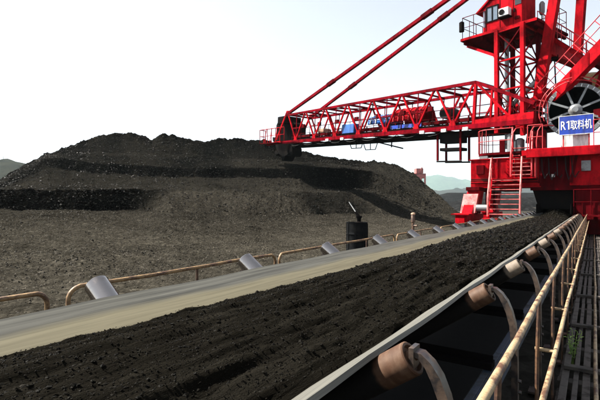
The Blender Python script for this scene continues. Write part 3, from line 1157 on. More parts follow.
# --- rails on which it travels
for s, lab in ((-1, 'steel crane rail on a concrete strip left of the belt'), (1, 'steel crane rail on a concrete strip right of the belt')):
    xr = BX + s * 3.03
    rr_ = empty('crane_rail', (xr, 10, 0), lab, 'rail')
    MB().box((xr - 0.35, 5.0, -0.1), (xr + 0.35, 60, 0.22)).build('footing', 'concrete', rr_)
    mm = MB()
    for lo, hi in (((xr - 0.07, 5, 0.22), (xr + 0.07, 60, 0.24)), ((xr - 0.012, 5, 0.24), (xr + 0.012, 60, 0.33)), ((xr - 0.035, 5, 0.33), (xr + 0.035, 60, 0.37))):
        mm.box(lo, hi)
    mm.build('rail', 'grey_steel', rr_)

# --- travel bogies
for s in (-1, 1):
    for yb in (19.4, 24.4):
        xb = BX + s * 3.03
        e = MB().box((xb - 0.24, yb - 1.5, 0.62), (xb + 0.24, yb + 1.5, 0.98)).build('bogie', RED, RC, bevel=0.02)
        for dy in (-1.1, -0.35, 0.35, 1.1):
            MB().lathe((xb - 0.09, yb + dy, 0.62), (1, 0, 0), [(0, 0.20), (0.0, 0.29), (0.03, 0.29), (0.03, 0.25), (0.15, 0.25), (0.15, 0.29), (0.18, 0.29), (0.18, 0.2)], 24).build('wheel', 'grey_steel', e, smooth=True)
        MB().box((xb - 0.17, yb - 1.72, 0.66), (xb + 0.17, yb - 1.5, 0.86)).build('buffer', RED, e)
        MB().box((xb - 0.34, yb - 1.75, 0.985), (xb + 0.34, yb - 0.9, 1.03)).build('clamp_plate', RED, e)
        # balance beam up to the leg
        MB().hexa([(xb - 0.2, yb - 0.7, 0.98), (xb + 0.2, yb - 0.7, 0.98), (xb + 0.2, yb + 0.7, 0.98), (xb - 0.2, yb + 0.7, 0.98),
                   (xb - 0.2, yb - 0.2, 1.4), (xb + 0.2, yb - 0.2, 1.4), (xb + 0.2, yb + 0.2, 1.4), (xb - 0.2, yb + 0.2, 1.4)]).build('balance_beam', RED, e)

# --- portal: legs and box girder across the belt
GY0, GY1 = 20.85, 23.2
MB().box((BX - 3.33, GY0, 2.18), (BX - 0.55, GY0 + 0.9, 3.42)).build('portal_girder', RED, RC, bevel=0.02)
MB().box((BX - 3.33, GY1, 2.18), (BX - 0.55, GY1 + 0.9, 3.42)).build('portal_girder', RED, RC, bevel=0.02)
MB().box((BX + 0.55, GY0, 2.18), (BX + 3.33, GY0 + 0.9, 3.42)).build('portal_girder', RED, RC, bevel=0.02)
MB().box((BX + 0.55, GY1, 2.18), (BX + 3.33, GY1 + 0.9, 3.42)).build('portal_girder', RED, RC, bevel=0.02)
for s in (-1, 1):
    xa = BX + s * 3.03
    MB().box((xa - 0.28, GY0 - 1.0, 2.0), (xa + 0.28, GY1 + 2.1, 2.16)).build('side_sill', 'dark_red', RC, bevel=0.01)
    for yb in (19.95, 24.35):
        MB().hexa([(xa - 0.26, yb - 0.5, 1.4), (xa + 0.26, yb - 0.5, 1.4), (xa + 0.26, yb + 0.5, 1.4), (xa - 0.26, yb + 0.5, 1.4),
                   (xa - 0.26, yb + 0.1, 2.0), (xa + 0.26, yb + 0.1, 2.0), (xa + 0.26, yb + 1.0, 2.0), (xa - 0.26, yb + 1.0, 2.0)]).build('leg', RED, RC, bevel=0.015)
    for yb in (21.3, 23.0):
        MB().box((xa + 0.33 * -s - 0.06, yb - 0.12, 1.0), (xa + 0.33 * -s + 0.06, yb + 0.12, 2.0)).build('column', 'dark_red', RC)
# girder lips and stiffeners on the front face
MB().box((BX - 3.40, GY0 - 0.05, 3.42), (BX - 0.50, GY0 + 0.95, 3.46)).build('girder_flange', RED, RC)
MB().box((BX - 3.40, GY0 - 0.05, 2.14), (BX - 0.50, GY0 + 0.95, 2.178)).build('girder_flange', RED, RC)
for xx in (-2.2, -1.5, -0.8):
    MB().box((BX + xx - 0.02, GY0 - 0.045, 2.18), (BX + xx + 0.02, GY0 - 0.002, 3.42)).build('stiffener', RED, RC)
# sloping cover over the front bogie drive
xa = BX - 3.03
MB().hexa([(xa - 0.30, 18.9, 1.035), (xa + 0.30, 18.9, 1.035), (xa + 0.30, 19.4, 1.035), (xa - 0.30, 19.4, 1.035),
           (xa - 0.30, 19.55, 1.85), (xa + 0.30, 19.55, 1.85), (xa + 0.30, 19.65, 1.85), (xa - 0.30, 19.65, 1.85)]).build('drive_cover', 'faded_red', RC, bevel=0.01)
MB().box((xa - 0.33, 19.3, 1.0), (xa + 0.33, 19.9, 1.39)).build('gear_case', 'dark_red', RC, bevel=0.02)
MB().tube((xa + 0.3, 19.2, 1.25), (xa + 0.75, 19.2, 1.25), 0.14, 16).build('drive_motor', 'grey_steel', RC, smooth=True)

# --- central column, slewing ring, loading chute and skirts over the belt
MB().lathe((BX, 22.4, 3.44), Z, [(0, 1.9), (0.03, 1.9), (0.03, 1.7), (0.06, 1.7), (0.06, 1.95), (0.13, 1.95)], 48).build('slewing_ring', 'dark_red', RC, smooth=True)
MB().lathe((BX, 22.4, 2.5), Z, [(0, 0.75), (0.5, 1.2), (0.94, 1.3)], 32).build('centre_column', 'black_steel', RC, smooth=True)
MB().hexa([(BX - 0.62, 21.4, 1.2), (BX + 0.62, 21.4, 1.2), (BX + 0.62, 23.2, 1.2), (BX - 0.62, 23.2, 1.2),
           (BX - 1.0, 21.2, 2.6), (BX + 1.0, 21.2, 2.6), (BX + 1.0, 23.6, 2.6), (BX - 1.0, 23.6, 2.6)]).build('loading_chute', 'black_steel', RC)
for s in (-1, 1):
    MB().box((BX + s * 0.60 - 0.015, 20.2, 1.02), (BX + s * 0.60 + 0.015, 26.0, 1.42)).build('skirt_board', 'black_steel', RC)
MB().box((BX - 0.62, 25.9, 1.08), (BX + 0.62, 26.0, 1.9)).build('curtain', 'rubber', RC)
MB().box((BX - 0.9, GY0 + 0.1, 2.0), (BX + 0.9, GY0 + 0.3, 3.4)).build('chute_guard', 'dark_red', RC)
MB().box((BX - 0.75, 24.3, 0.9), (BX + 3.3, 24.4, 2.3)).build('rear_shield', 'black_steel', RC)
MB().box((BX + 0.75, 20.9, 0.2), (BX + 3.0, 24.2, 2.17)).build('electric_room', 'dark_red', RC)
for xx in (0.95, 1.35, 1.75, 2.15, 2.55):
    MB().box((BX + xx, 20.86, 0.3), (BX + xx + 0.05, 20.899, 2.12)).build('wall_rib', 'dark_red', RC)
railing('portal_railing', [(BX + 0.7, 20.6, 1.0), (BX + 3.0, 20.6, 1.0)], RC, 1.0, 0.02, 0.6, 'dark_red')
MB().box((BX + 0.65, 20.4, 0.92), (BX + 3.1, 20.84, 0.98)).build('gangway', 'dark_red', RC)
MB().box((BX - 0.1, GY0 + 0.02, 2.55), (BX + 0.02, GY0 + 0.1, 2.67)).build('work_lamp', 'white_paint', RC)
for xx in (-0.55, 0.25, 0.6):
    MB().beam((BX + xx, GY0 - 0.05, 2.3), (BX + xx + 0.2, GY0 - 0.05, 3.5), 0.10, 0.10).build('brace', 'dark_red', RC)
MB().box((BX - 2.3, 22.0, 2.0), (BX - 1.6, 23.4, 3.4)).build('hydraulic_tank', 'dark_red', RC, bevel=0.02)

# pipes, junction boxes, bolted splice plates and hoses on the portal
for zz, rr_ in ((2.36, 0.030), (2.46, 0.022), (2.53, 0.022)):
    MB().tube((BX - 3.30, GY0 - 0.08, zz), (BX - 0.6, GY0 - 0.08, zz), rr_, 8).build('conduit', 'dark_red' if rr_ > 0.025 else 'black_steel', RC, smooth=True)
for xx, zz in ((-3.05, 2.75), (-1.15, 2.72), (0.95, 2.75)):
    MB().box((BX + xx, GY0 - 0.16, zz), (BX + xx + 0.32, GY0 - 0.003, zz + 0.42)).build('junction_box', 'grey_steel' if xx > 0 else 'dark_red', RC, bevel=0.01)
for xx in (-2.62, -1.82):
    MB().box((BX + xx, GY0 - 0.022, 2.62), (BX + xx + 0.26, GY0 - 0.003, 3.36)).build('splice_plate', RED, RC)
    for k in range(5):
        for dx in (0.05, 0.21):
            MB().tube((BX + xx + dx, GY0 - 0.04, 2.70 + k * 0.145), (BX + xx + dx, GY0 - 0.022, 2.70 + k * 0.145), 0.020, 6).build('bolt', 'dark_red', RC)
for k, xx in enumerate((-0.45, -0.2, 0.1, 0.4, 0.62)):
    MB().pipe([(BX + xx, GY0 - 0.1, 3.35), (BX + xx + 0.03, GY0 - 0.22, 2.8 - 0.1 * (k % 3)), (BX + xx + 0.12, GY0 - 0.16, 2.5 - 0.08 * (k % 2)), (BX + xx + 0.25, GY0 - 0.02, 2.75)], 0.022, 7).build('hose', 'rubber', RC, smooth=True)

# --- stairs: two flights, left of the belt
def stair(p0, p1, width, n, parent, rails=True, mat_r='red_rail'):
    p0, p1 = Vector(p0), Vector(p1)
    d = Vector((p1.x - p0.x, p1.y - p0.y, 0)).normalized()
    s = Vector((d.y, -d.x, 0)) * width / 2
    e = MB().beam(p0 - s, p1 - s, 0.04, 0.18).build('stair', RED, parent)
    MB().beam(p0 + s, p1 + s, 0.04, 0.18).build('stringer', RED, e)
    for k in range(n):
        c = p0.lerp(p1, (k + 0.5) / n) + Z * 0.02
        MB().obox(c - s * 0.96 - d * 0.12, s * 1.92, d * 0.24, Z * 0.035).build('tread', 'faded_red', e)
    if rails:
        for q in (-s * 1.06, s * 1.06):
            mm = MB()
            mm.pipe([p0 + q + Z * 0.05, p0 + q + Z * 0.85 + d * 0.02, p1 + q + Z * 0.92, p1 + q + d * 0.35 + Z * 0.95], 0.035, 8)
            mm.pipe([p0 + q + Z * 0.45, p1 + q + Z * 0.48], 0.022, 6)
            for t in (0.33, 0.66, 1.0):
                c = p0.lerp(p1, t) + q
                mm.tube(c, c + Z * 0.9, 0.022, 6)
            mm.build('handrail', mat_r, e, smooth=True)
    return e


stair((-3.02, 19.0, 0.86), (-3.12, 20.35, 2.50), 1.12, 8, RC, mat_r='faded_red')
MB().box((-3.75, 18.5, 0.80), (-2.55, 19.0, 0.84)).build('landing', RED, RC)
MB().box((-3.75, 20.3, 2.50), (-2.0, GY0 - 0.05, 2.54)).build('landing', RED, RC)
MB().tube((-3.6, 18.6, 0.3), (-3.6, 18.6, 0.80), 0.04, 8).build('landing_leg', RED, RC)
stair((-2.55, 20.35, 2.54), (-2.62, 21.4, 3.95), 0.75, 8, RC)
railing('landing_railing', [(-2.02, 20.78, 2.54), (-2.02, 20.34, 2.54)], RC)

# --- left service platform with rounded end
pl = []
for k in range(9):
    a = math.pi / 2 + math.pi * k / 8
    pl.append(Vector((-4.05 + 0.62 * math.cos(a) * 0.75, 21.75 + 0.75 * math.sin(a), 3.64)))
poly = [Vector((-2.5, 22.5, 3.64))] + pl + [Vector((-2.5, 21.0, 3.64))]
MB().prism(poly, (0, 0, 0.10)).build('service_platform', 'dark_red', RC)
railing('platform_railing', [Vector((-3.2, 22.5, 3.74))] + [p + Z * 0.10 for p in pl] + [Vector((-2.95, 21.0, 3.74))], RC, 1.05, 0.022, 0.8)
MB().box((-4.35, 21.0, 3.36), (-4.0, 21.2, 3.60)).build('flood_lamp', 'grey_steel', RC)
MB().lathe((-3.15, 21.8, 3.74), Z, [(0, 0.16), (0.85, 0.16), (0.92, 0.08)], 16).build('grease_pump', 'grey_steel', RC, smooth=True)
MB().lathe((-2.8, 21.95, 3.74), Z, [(0, 0.20), (0.6, 0.20), (0.68, 0.1)], 16).build('oil_tank', 'grey_steel', RC, smooth=True)
MB().box((-3.62, 21.7, 3.74), (-3.4, 21.9, 4.4)).build('switch_box', 'dark_red', RC)

# --- slewing platform: edge beam, deck, railings
MB().box((-2.35, 20.25, 3.36), (1.6, 20.45, 3.72)).build('platform_beam', RED, RC, bevel=0.015)
MB().box((-2.35, 20.46, 3.58), (1.6, 24.2, 3.68)).build('slewing_platform', 'dark_red', RC)
MB().box((-2.55, 20.5, 3.48), (-2.36, 24.2, 3.70)).build('platform_beam', RED, RC)
railing('platform_railing', [(-2.30, 20.35, 3.72), (-1.75, 20.35, 3.72)], RC, 1.0, 0.022, 0.5)
railing('platform_railing', [(0.0, 20.35, 3.72), (1.5, 20.35, 3.72)], RC, 1.0, 0.022, 0.7)
# arched hand loops at the head of the stairs
for xx in (-2.98, -2.28, -2.02):
    MB().pipe([(xx, 20.9, 3.3), (xx, 20.85, 4.1), (xx + 0.05, 20.9, 4.55), (xx + 0.15, 21.0, 4.75), (xx + 0.35, 21.2, 4.80), (xx + 0.6, 21.5, 4.8)], 0.024, 7).build('hand_loop', 'red_rail', RC, smooth=True)
MB().box((-2.3, 21.2, 3.68), (-1.7, 21.9, 4.6)).build('control_cabinet', 'dark_red', RC, bevel=0.01)

# --- cable reel with guard rail
rc = at(575.5, 110, 18.2)
RA = Vector((0, -1, 0))
REEL = MB().lathe(rc, RA, [(0.0, 0.98), (0.0, 1.12), (0.05, 1.13), (0.05, 0.97), (0.0, 0.98)], 56).build('cable_reel', 'grey_steel', RC, smooth=True)
MB().lathe(rc - RA * 0.30, RA, [(0.0, 0.98), (0.0, 1.12), (0.05, 1.13), (0.05, 0.97), (0.0, 0.98)], 56).build('rim', 'grey_steel', REEL, smooth=True)
MB().lathe(rc - RA * 0.24, RA, [(0, 0.32), (0, 0.95), (0.22, 0.95), (0.22, 0.32)], 48).build('cable_coil', 'rubber', REEL, smooth=True)
MB().lathe(rc - RA * 0.02, RA, [(0, 0.26), (0.12, 0.26), (0.14, 0.22), (0.20, 0.12), (0.24, 0.12)], 28).build('hub', 'grey_steel', REEL, smooth=True)
for k in range(8):
    a = 2 * math.pi * k / 8 + 0.35
    d = Vector((math.cos(a), 0, math.sin(a)))
    MB().beam(rc + RA * 0.04 + d * 0.24, rc + RA * 0.04 + d * 1.0, 0.085, 0.035, RA).build('spoke', 'grey_steel', REEL)
for k in range(28):
    a = 2 * math.pi * k / 28
    d = Vector((math.cos(a), 0, math.sin(a)))
    MB().beam(rc + RA * 0.052 + d * 0.985, rc + RA * 0.052 + d * 1.11, 0.03, 0.012, RA).build('rim_bolt', 'bright_steel', REEL)
arc = [rc + RA * 0.35 + Vector((1.32 * math.cos(a), 0, 1.32 * math.sin(a))) for a in np.linspace(-0.35, math.pi + 0.35, 22)]
arc2 = [rc + RA * 0.35 + Vector((1.19 * math.cos(a), 0, 1.19 * math.sin(a))) for a in np.linspace(-0.35, math.pi + 0.35, 22)]
mm = MB().pipe(arc, 0.024, 7).pipe(arc2, 0.018, 6)
for p, q in list(zip(arc, arc2))[::2]:
    mm.tube(p, q, 0.014, 5)
    mm.tube(p, p - RA * 0.5, 0.014, 5)
mm.build('reel_guard', 'red_rail', RC, smooth=True)
MB().box((rc.x - 0.5, rc.y - 0.30, 3.73), (rc.x + 0.5, rc.y - 0.02, 4.30)).build('reel_pedestal', 'white_paint', RC)
MB().box((rc.x - 0.5, rc.y + 0.36, 3.69), (rc.x + 0.5, rc.y + 1.2, 5.8)).build('reel_drive', 'black_steel', RC)

# --- blue name board with white characters
s0 = at(560.3, 136, 17.75)
s1 = at(592.0, 113.6, 17.75)
sc_ = at(576.2, 124.6, 17.75)
SY = sc_.y
SW, SH = 1.22, 0.80
SIGN = MB().box((sc_.x - SW / 2, SY - 0.02, sc_.z - SH / 2), (sc_.x + SW / 2, SY + 0.02, sc_.z + SH / 2)).build('name_board', 'sign_blue', RC)
SIGN['label'] = 'blue board with white characters in front of the cable reel'
mm = MB()
for lo, hi in (((-SW / 2, -SH / 2), (SW / 2, -SH / 2 + 0.018)), ((-SW / 2, SH / 2 - 0.018), (SW / 2, SH / 2)), ((-SW / 2, -SH / 2 + 0.018), (-SW / 2 + 0.018, SH / 2 - 0.018)), ((SW / 2 - 0.018, -SH / 2 + 0.018), (SW / 2, SH / 2 - 0.018))):
    mm.box((sc_.x + lo[0], SY - 0.027, sc_.z + lo[1]), (sc_.x + hi[0], SY - 0.0205, sc_.z + hi[1]))
mm.build('board_frame', 'white_paint', SIGN)
for xx in (-0.45, 0.45):
    MB().beam((sc_.x + xx, SY + 0.05, 3.4), (sc_.x + xx, SY + 0.05, sc_.z + 0.3), 0.05, 0.05).build('board_post', 'red_rail', SIGN)


def lettering(text, size, centre, parent, mat, width, height):
    cu = bpy.data.curves.new('lettering', 'FONT')
    cu.body = text
    cu.size = size
    cu.align_x = 'CENTER'
    cu.align_y = 'CENTER'
    cu.extrude = 0.004
    cu.offset = 0.003
    to = bpy.data.objects.new('lettering_source', cu)
    COL.objects.link(to)
    bpy.context.view_layer.update()
    dg = bpy.context.evaluated_depsgraph_get()
    me = bpy.data.meshes.new_from_object(to.evaluated_get(dg))
    bpy.data.objects.remove(to)
    me.materials.clear()
    me.materials.append(MATS[mat])
    xsv = [v.co.x for v in me.vertices]
    ysv = [v.co.y for v in me.vertices]
    cxm, cym = (min(xsv) + max(xsv)) / 2, (min(ysv) + max(ysv)) / 2
    fx = width / (max(xsv) - min(xsv))
    fy = height / (max(ysv) - min(ysv))
    for v in me.vertices:
        x, y, z = v.co
        v.co = ((x - cxm) * fx, -z, (y - cym) * fy)
    o = bpy.data.objects.new('lettering', me)
    COL.objects.link(o)
    o.parent = parent
    o.location = centre - ORG[parent.name]
    return o


lettering('R', 0.34, Vector((sc_.x - 0.445, SY - 0.026, sc_.z)), SIGN, 'white_paint', 0.18, 0.36)
one = [(-0.335, 0.09), (-0.335, 0.135), (-0.262, 0.18), (-0.225, 0.18), (-0.225, -0.18), (-0.275, -0.18), (-0.275, 0.12)]
MB().prism([(sc_.x + x, SY - 0.030, sc_.z + z) for x, z in one], (0, 0.008, 0)).build('lettering', 'white_paint', SIGN)
lettering('取料机', 0.34, Vector((sc_.x + 0.175, SY - 0.026, sc_.z)), SIGN, 'white_paint', 0.74, 0.40)

# --- the boom: a lattice girder, rising slightly from the slewing platform to the pile
BO = at(460, 127, 21.5)
BD = (at(285.5, 142, 34.0) - BO).normalized()
BP = BD.cross(Z).normalized()           # towards the far side
if BP.dot(FWD) < 0:
    BP = -BP
BU = BP.cross(BD)
if BU.z < 0:
    BU = -BU
BW, BH = 2.3, 2.1
BL = 15.6


def bm_(a, b, c):
    return BO + BD * a + BP * b + BU * c


BOOM = MB().beam(bm_(-3.6, 0, -0.02), bm_(BL + 0.8, 0, -0.02), 0.16, 0.22, BU).build('boom', 'deep_red', RC)
MB().beam(bm_(-3.6, BW, -0.02), bm_(BL + 0.8, BW, -0.02), 0.16, 0.22, BU).build('bottom_chord', 'deep_red', BOOM)
for b in (0, BW):
    MB().beam(bm_(-0.75, b, BH), bm_(BL, b, BH), 0.13, 0.15, BU).build('top_chord', 'deep_red', BOOM)
    MB().beam(bm_(-0.75, b, BH), bm_(-3.6, b, 0.75), 0.13, 0.15, BU).build('top_chord', 'deep_red', BOOM)
    MB().beam(bm_(BL, b, BH), bm_(BL + 1.2, b, 0.25), 0.12, 0.12, BU).build('end_strut', RED, BOOM)
    MB().beam(bm_(-0.75, b, 0), bm_(-0.75, b, BH), 0.13, 0.13, BD).build('vertical', RED, BOOM)
    MB().beam(bm_(-3.6, b, 0.22), bm_(-0.75, b, 0.10), 0.10, 0.36, BU).build('root_web', RED, BOOM)
    # warren bracing
    npan = 7
    pl_ = (BL + 0.75 - 0.35) / npan
    for k in range(npan):
        a0 = -0.75 + pl_ * k
        a1 = a0 + pl_ / 2
        a2 = a0 + pl_
        MB().beam(bm_(a0 + 0.12, b, BH - 0.05), bm_(a1, b, 0.08), 0.09, 0.09, BP).build('diagonal', RED, BOOM)
        MB().beam(bm_(a1, b, 0.08), bm_(a2 - 0.05, b, BH - 0.05), 0.09, 0.09, BP).build('diagonal', RED, BOOM)
        MB().beam(bm_(a1, b, 0.3), bm_(a1, b, BH - 0.05), 0.045, 0.045, BD).build('hanger_rod', 'deep_red', BOOM)
        MB().beam(bm_(a0 + pl_ * 0.27, b, 1.02), bm_(a0 + pl_ * 0.73, b, 1.02), 0.05, 0.05, BU).build('sub_brace', 'deep_red', BOOM)
        MB().prism([bm_(a1 - 0.2, b - 0.085, 0.09), bm_(a1 + 0.2, b - 0.085, 0.09), bm_(a1 + 0.1, b - 0.085, 0.36), bm_(a1 - 0.1, b - 0.085, 0.36)], BP * 0.025).build('gusset', RED, BOOM)
    for t in (0.30, 0.62):
        MB().beam(bm_(-0.75 - 2.85 * t, b, 0.2), bm_(-0.75 - 2.85 * t, b, BH - 1.35 * t - 0.05), 0.09, 0.09, BD).build('vertical', RED, BOOM)
    MB().beam(bm_(-2.5, b, 0.3), bm_(-0.85, b, BH - 0.1), 0.10, 0.10, BP).build('diagonal', RED, BOOM)
for k in range(npan + 1):
    a0 = -0.75 + pl_ * k
    MB().beam(bm_(a0, 0, BH), bm_(a0, BW, BH), 0.11, 0.12, BU).build('cross_tie', 'deep_red', BOOM)
    MB().beam(bm_(a0, 0, -0.02), bm_(a0, BW, -0.02), 0.12, 0.16, BU).build('cross_tie', 'deep_red', BOOM)
    if k < npan:
        MB().beam(bm_(a0 + pl_ / 2, 0, BH), bm_(a0 + pl_ / 2, BW, BH), 0.08, 0.08, BU).build('cross_tie', 'deep_red', BOOM)
        MB().beam(bm_(a0, 0 if k % 2 else BW, BH), bm_(a0 + pl_, BW if k % 2 else 0, BH), 0.07, 0.07, BU).build('top_brace', 'deep_red', BOOM)
        MB().beam(bm_(a0 + pl_ / 2, 0, 0.10), bm_(a0 + pl_ / 2, BW, 0.10), 0.09, 0.10, BU).build('cross_tie', 'deep_red', BOOM)
# belt deck in the boom
MB().obox(bm_(-3.4, 0.55, -0.34), BD * 19.0, BP * 1.2, BU * 0.22).build('boom_pan', 'black_steel', BOOM)
MB().obox(bm_(-3.4, 0.60, 0.50), BD * 19.2, BP * 1.1, BU * 0.05).build('boom_belt', 'rubber', BOOM)
for a in np.arange(-2.5, 15.3, 1.2):
    mm = MB().beam(bm_(a, 0.55, 0.10), bm_(a, 0.55, 0.62), 0.06, 0.06, BD).beam(bm_(a, 1.75, 0.10), bm_(a, 1.75, 0.62), 0.06, 0.06, BD)
    mm.beam(bm_(a, 0.55, 0.42), bm_(a, 1.75, 0.42), 0.08, 0.08, BU)
    mm.build('boom_idler', 'dark_red', BOOM)
MB().beam(bm_(-2.6, 0.52, 0.42), bm_(15.4, 0.52, 0.42), 0.06, 0.16, BU).build('boom_stringer', 'dark_red', BOOM)
MB().beam(bm_(-2.6, 1.80, 0.42), bm_(15.4, 1.80, 0.42), 0.06, 0.16, BU).build('boom_stringer', 'dark_red', BOOM)
MB().obox(bm_(-3.0, 0.02, 0.13), BD * 18.2, BP * 0.45, BU * 0.03).build('boom_walkway', 'black_steel', BOOM)
mm = MB()
for a in np.arange(-2.4, 15.4, 1.1):
    mm.tube(bm_(a, 0.45, 0.15), bm_(a, 0.45, 1.05), 0.02, 6)
mm.tube(bm_(-2.4, 0.45, 1.05), bm_(15.3, 0.45, 1.05), 0.022, 6).tube(bm_(-2.4, 0.45, 0.62), bm_(15.3, 0.45, 0.62), 0.018, 6)
mm.build('walkway_railing', 'dark_red', BOOM, smooth=True)


def boom_cover(a0, a1, mat, name, b0=0.5, b1=1.75, c0=0.70, rise=0.62, ribs=None, ribmat=None):
    """arched ribbed belt hood"""
    mm = MB()
    nn = 10
    arcp = []
    for k in range(nn + 1):
        a = math.pi * k / nn
        arcp.append(((b0 + b1) / 2 - (b1 - b0) / 2 * math.cos(a), c0 + rise * math.sin(a) ** 0.7))
    L = a1 - a0
    ns = max(6, int(L / 0.14))
    i = 0
    for j in range(ns + 1):
        a = a0 + L * j / ns
        bulge = 0.02 if j % 2 else 0.0
        for (b, c) in arcp:
            mm.v.append(bm_(a, b + (b - (b0 + b1) / 2) * bulge, c + bulge))
    for j in range(ns):
        for k in range(nn):
            q = j * (nn + 1) + k
            mm.f.append([q, q + 1, q + nn + 2, q + nn + 1])
    e = mm.build(name, mat, BOOM, smooth=True)
    s = e.modifiers.new('sheet', 'SOLIDIFY')
    s.thickness = 0.012
    if ribs:
        for j in range(ribs):
            a = a0 + L * (j + 0.5) / ribs
            MB().pipe([bm_(a, b + (b - (b0 + b1) / 2) * 0.05, c + 0.03) for (b, c) in arcp], 0.035, 6).build('hoop', ribmat, e, smooth=True)
    return e


def boom_a(u):
    """distance along the boom at which the near chord is seen at photo column u"""
    lo, hi = -4.0, 17.0
    for _ in range(40):
        m_ = (lo + hi) / 2
        p = bm_(m_, 0, 0.5)
        uu = 300 + F * (p.dot(RIGHT)) / (p.dot(FWD))
        if uu > u:
            lo = m_
        else:
            hi = m_
    return lo


boom_cover(boom_a(384), boom_a(362), 'cover_blue', 'belt_hood', ribs=4, ribmat='white_paint')
boom_cover(boom_a(416), boom_a(385), RED, 'belt_hood', rise=0.80, ribs=6, ribmat='red_rail')
MB().obox(bm_(boom_a(416), 0.47, 0.30), BD * (boom_a(385) - boom_a(416)), BP * 0.03, BU * 0.20).build('hood_skirt', 'sign_blue', BOOM)
a0, a1 = boom_a(352), boom_a(340)
MB().obox(bm_(a0, 0.15, 0.25), BD * (a1 - a0), BP * 0.5, BU * 0.62).build('control_box', 'cover_blue', BOOM, bevel=0.03)
MB().obox(bm_(boom_a(318), 0.5, 0.55), BD * 0.7, BP * 0.7, BU * 0.3).build('guide_box', 'roller_tan_plain', BOOM, bevel=0.03)
MB().tube(bm_(boom_a(436), 0.7, 0.95), bm_(boom_a(436), 1.7, 0.95), 0.32, 20).build('drive_pulley', 'rubber', BOOM, smooth=True)
for uu in (426, 448, 470, 345, 330):
    p = bm_(boom_a(uu), -0.14, -0.20)
    MB().obox(p, BD * 0.28, BP * 0.12, BU * 0.16).build('work_lamp', 'white_paint', BOOM)
for k in range(9):
    a = 1.0 + k * 1.55
    MB().pipe([bm_(a, 0.02, -0.14), bm_(a + 0.4, 0.02, -0.30), bm_(a + 0.8, 0.02, -0.35), bm_(a + 1.2, 0.02, -0.29), bm_(a + 1.55, 0.02, -0.14)], 0.018, 6).build('festoon_cable', 'rubber', BOOM, smooth=True)
for a in np.arange(-0.2, 15.0, 1.9):
    MB().obox(bm_(a, -0.03, 0.98), BD * 0.30, BP * 0.12, BU * 0.24).build('junction_box', 'dark_red', BOOM)
# frame hung under the boom near the root
h0, h1 = boom_a(459), boom_a(436)
for a in (h0, h1):
    for b in (0.2, 0.95):
        MB().beam(bm_(a, b, -0.1), bm_(a, b, -0.1) - Z * 1.55, 0.09, 0.09, BD).build('hanger', 'dark_red', BOOM)
for dz, hh in ((0.18, 0.55), (0.98, 0.16)):
    MB().obox(bm_(h0 + 0.06, 0.28, 0) - Z * (dz + hh), BD * (h1 - h0 - 0.12), BP * 0.6, Z * hh).build('scraper_box', 'black_steel', BOOM, bevel=0.02)
for b in (0.2, 0.95):
    MB().beam(bm_(h0 - 0.05, b, -0.1) - Z * 1.6, bm_(h1 + 0.05, b, -0.1) - Z * 1.6, 0.08, 0.08).build('hanger_bar', 'black_steel', BOOM)
# smaller brackets below the boom
for ua, ub, dz in ((361, 346, 0.55), ):
    a0, a1 = boom_a(ua), boom_a(ub)
    for b in (0.3, 1.6):
        mm = MB().tube(bm_(a0, b, -0.2), bm_(a0 + 0.25, b, -0.2) - Z * dz, 0.03, 6).tube(bm_(a1, b, -0.2), bm_(a1 - 0.25, b, -0.2) - Z * dz, 0.03, 6)
        mm.tube(bm_(a0 + 0.25, b, -0.2) - Z * dz, bm_(a1 - 0.25, b, -0.2) - Z * dz, 0.03, 6).tube(bm_((a0 + a1) / 2, b, -0.2), bm_((a0 + a1) / 2, b, -0.2) - Z * dz, 0.03, 6)
        mm.build('cradle', 'black_steel', BOOM)
a0, a1 = boom_a(395), boom_a(366)
MB().tube(bm_(a0, 0.8, -0.85), bm_(a1, 0.8, -0.32), 0.04, 8).tube(bm_(a0 + 0.9, 0.8, -0.75), bm_(a0 + 0.9, 0.8, -0.15), 0.04, 8).build('wheel_lever', 'black_steel', BOOM)

# --- bucket wheel at the boom tip
wc = bm_(16.6, 1.05, 0.35)
WHEEL = MB().lathe(wc - BP * 0.45, BP, [(0, 1.05), (0, 1.38), (0.9, 1.38), (0.9, 1.05), (0, 1.05)], 40).build('bucket_wheel', 'black_steel', RC, smooth=True)
MB().lathe(wc - BP * 0.2, BP, [(0, 0.25), (0.4, 0.25)], 24).build('hub', 'black_steel', WHEEL, smooth=True)
for k in range(8):
    a = 2 * math.pi * k / 8
    d = BD * math.cos(a) + BU * math.sin(a)
    t = BD * -math.sin(a) + BU * math.cos(a)
    MB().beam(wc + d * 0.2, wc + d * 1.1, 0.14, 0.10, BP).build('spoke', 'black_steel', WHEEL)
    mm = MB()
    p = wc + d * 1.36
    mm.hexa([p - BP * 0.5 - t * 0.32, p + BP * 0.5 - t * 0.32, p + BP * 0.5 + t * 0.22, p - BP * 0.5 + t * 0.22,
             p - BP * 0.46 + d * 0.40 - t * 0.06, p + BP * 0.46 + d * 0.40 - t * 0.06, p + BP * 0.46 + d * 0.44 + t * 0.26, p - BP * 0.46 + d * 0.44 + t * 0.26])
    mm.build('bucket', 'black_steel', WHEEL, bevel=0.03)
MB().obox(bm_(15.7, 0.0, 1.5), BD * 1.1, BP * 1.6, BU * 0.6).build('wheel_drive', 'black_steel', RC, bevel=0.05)
MB().obox(bm_(15.3, 0.5, 0.2), BD * 0.4, BP * 1.3, BU * 1.3).build('tip_chute', 'black_steel', RC)
MB().beam(bm_(15.9, -0.15, 0.0), bm_(18.0, -0.15, -0.1), 0.16, 0.20, BU).build('wheel_arm', RED, RC)
MB().obox(bm_(15.7, -0.75, -0.10), BD * 2.5, BP * 0.55, BU * 0.05).build('tip_platform', 'dark_red', RC)
railing('tip_railing', [bm_(14.6, -0.75, -0.05), bm_(18.2, -0.75, -0.05), bm_(18.2, -0.2, -0.05)], RC, 1.1, 0.03, 0.6, RED)
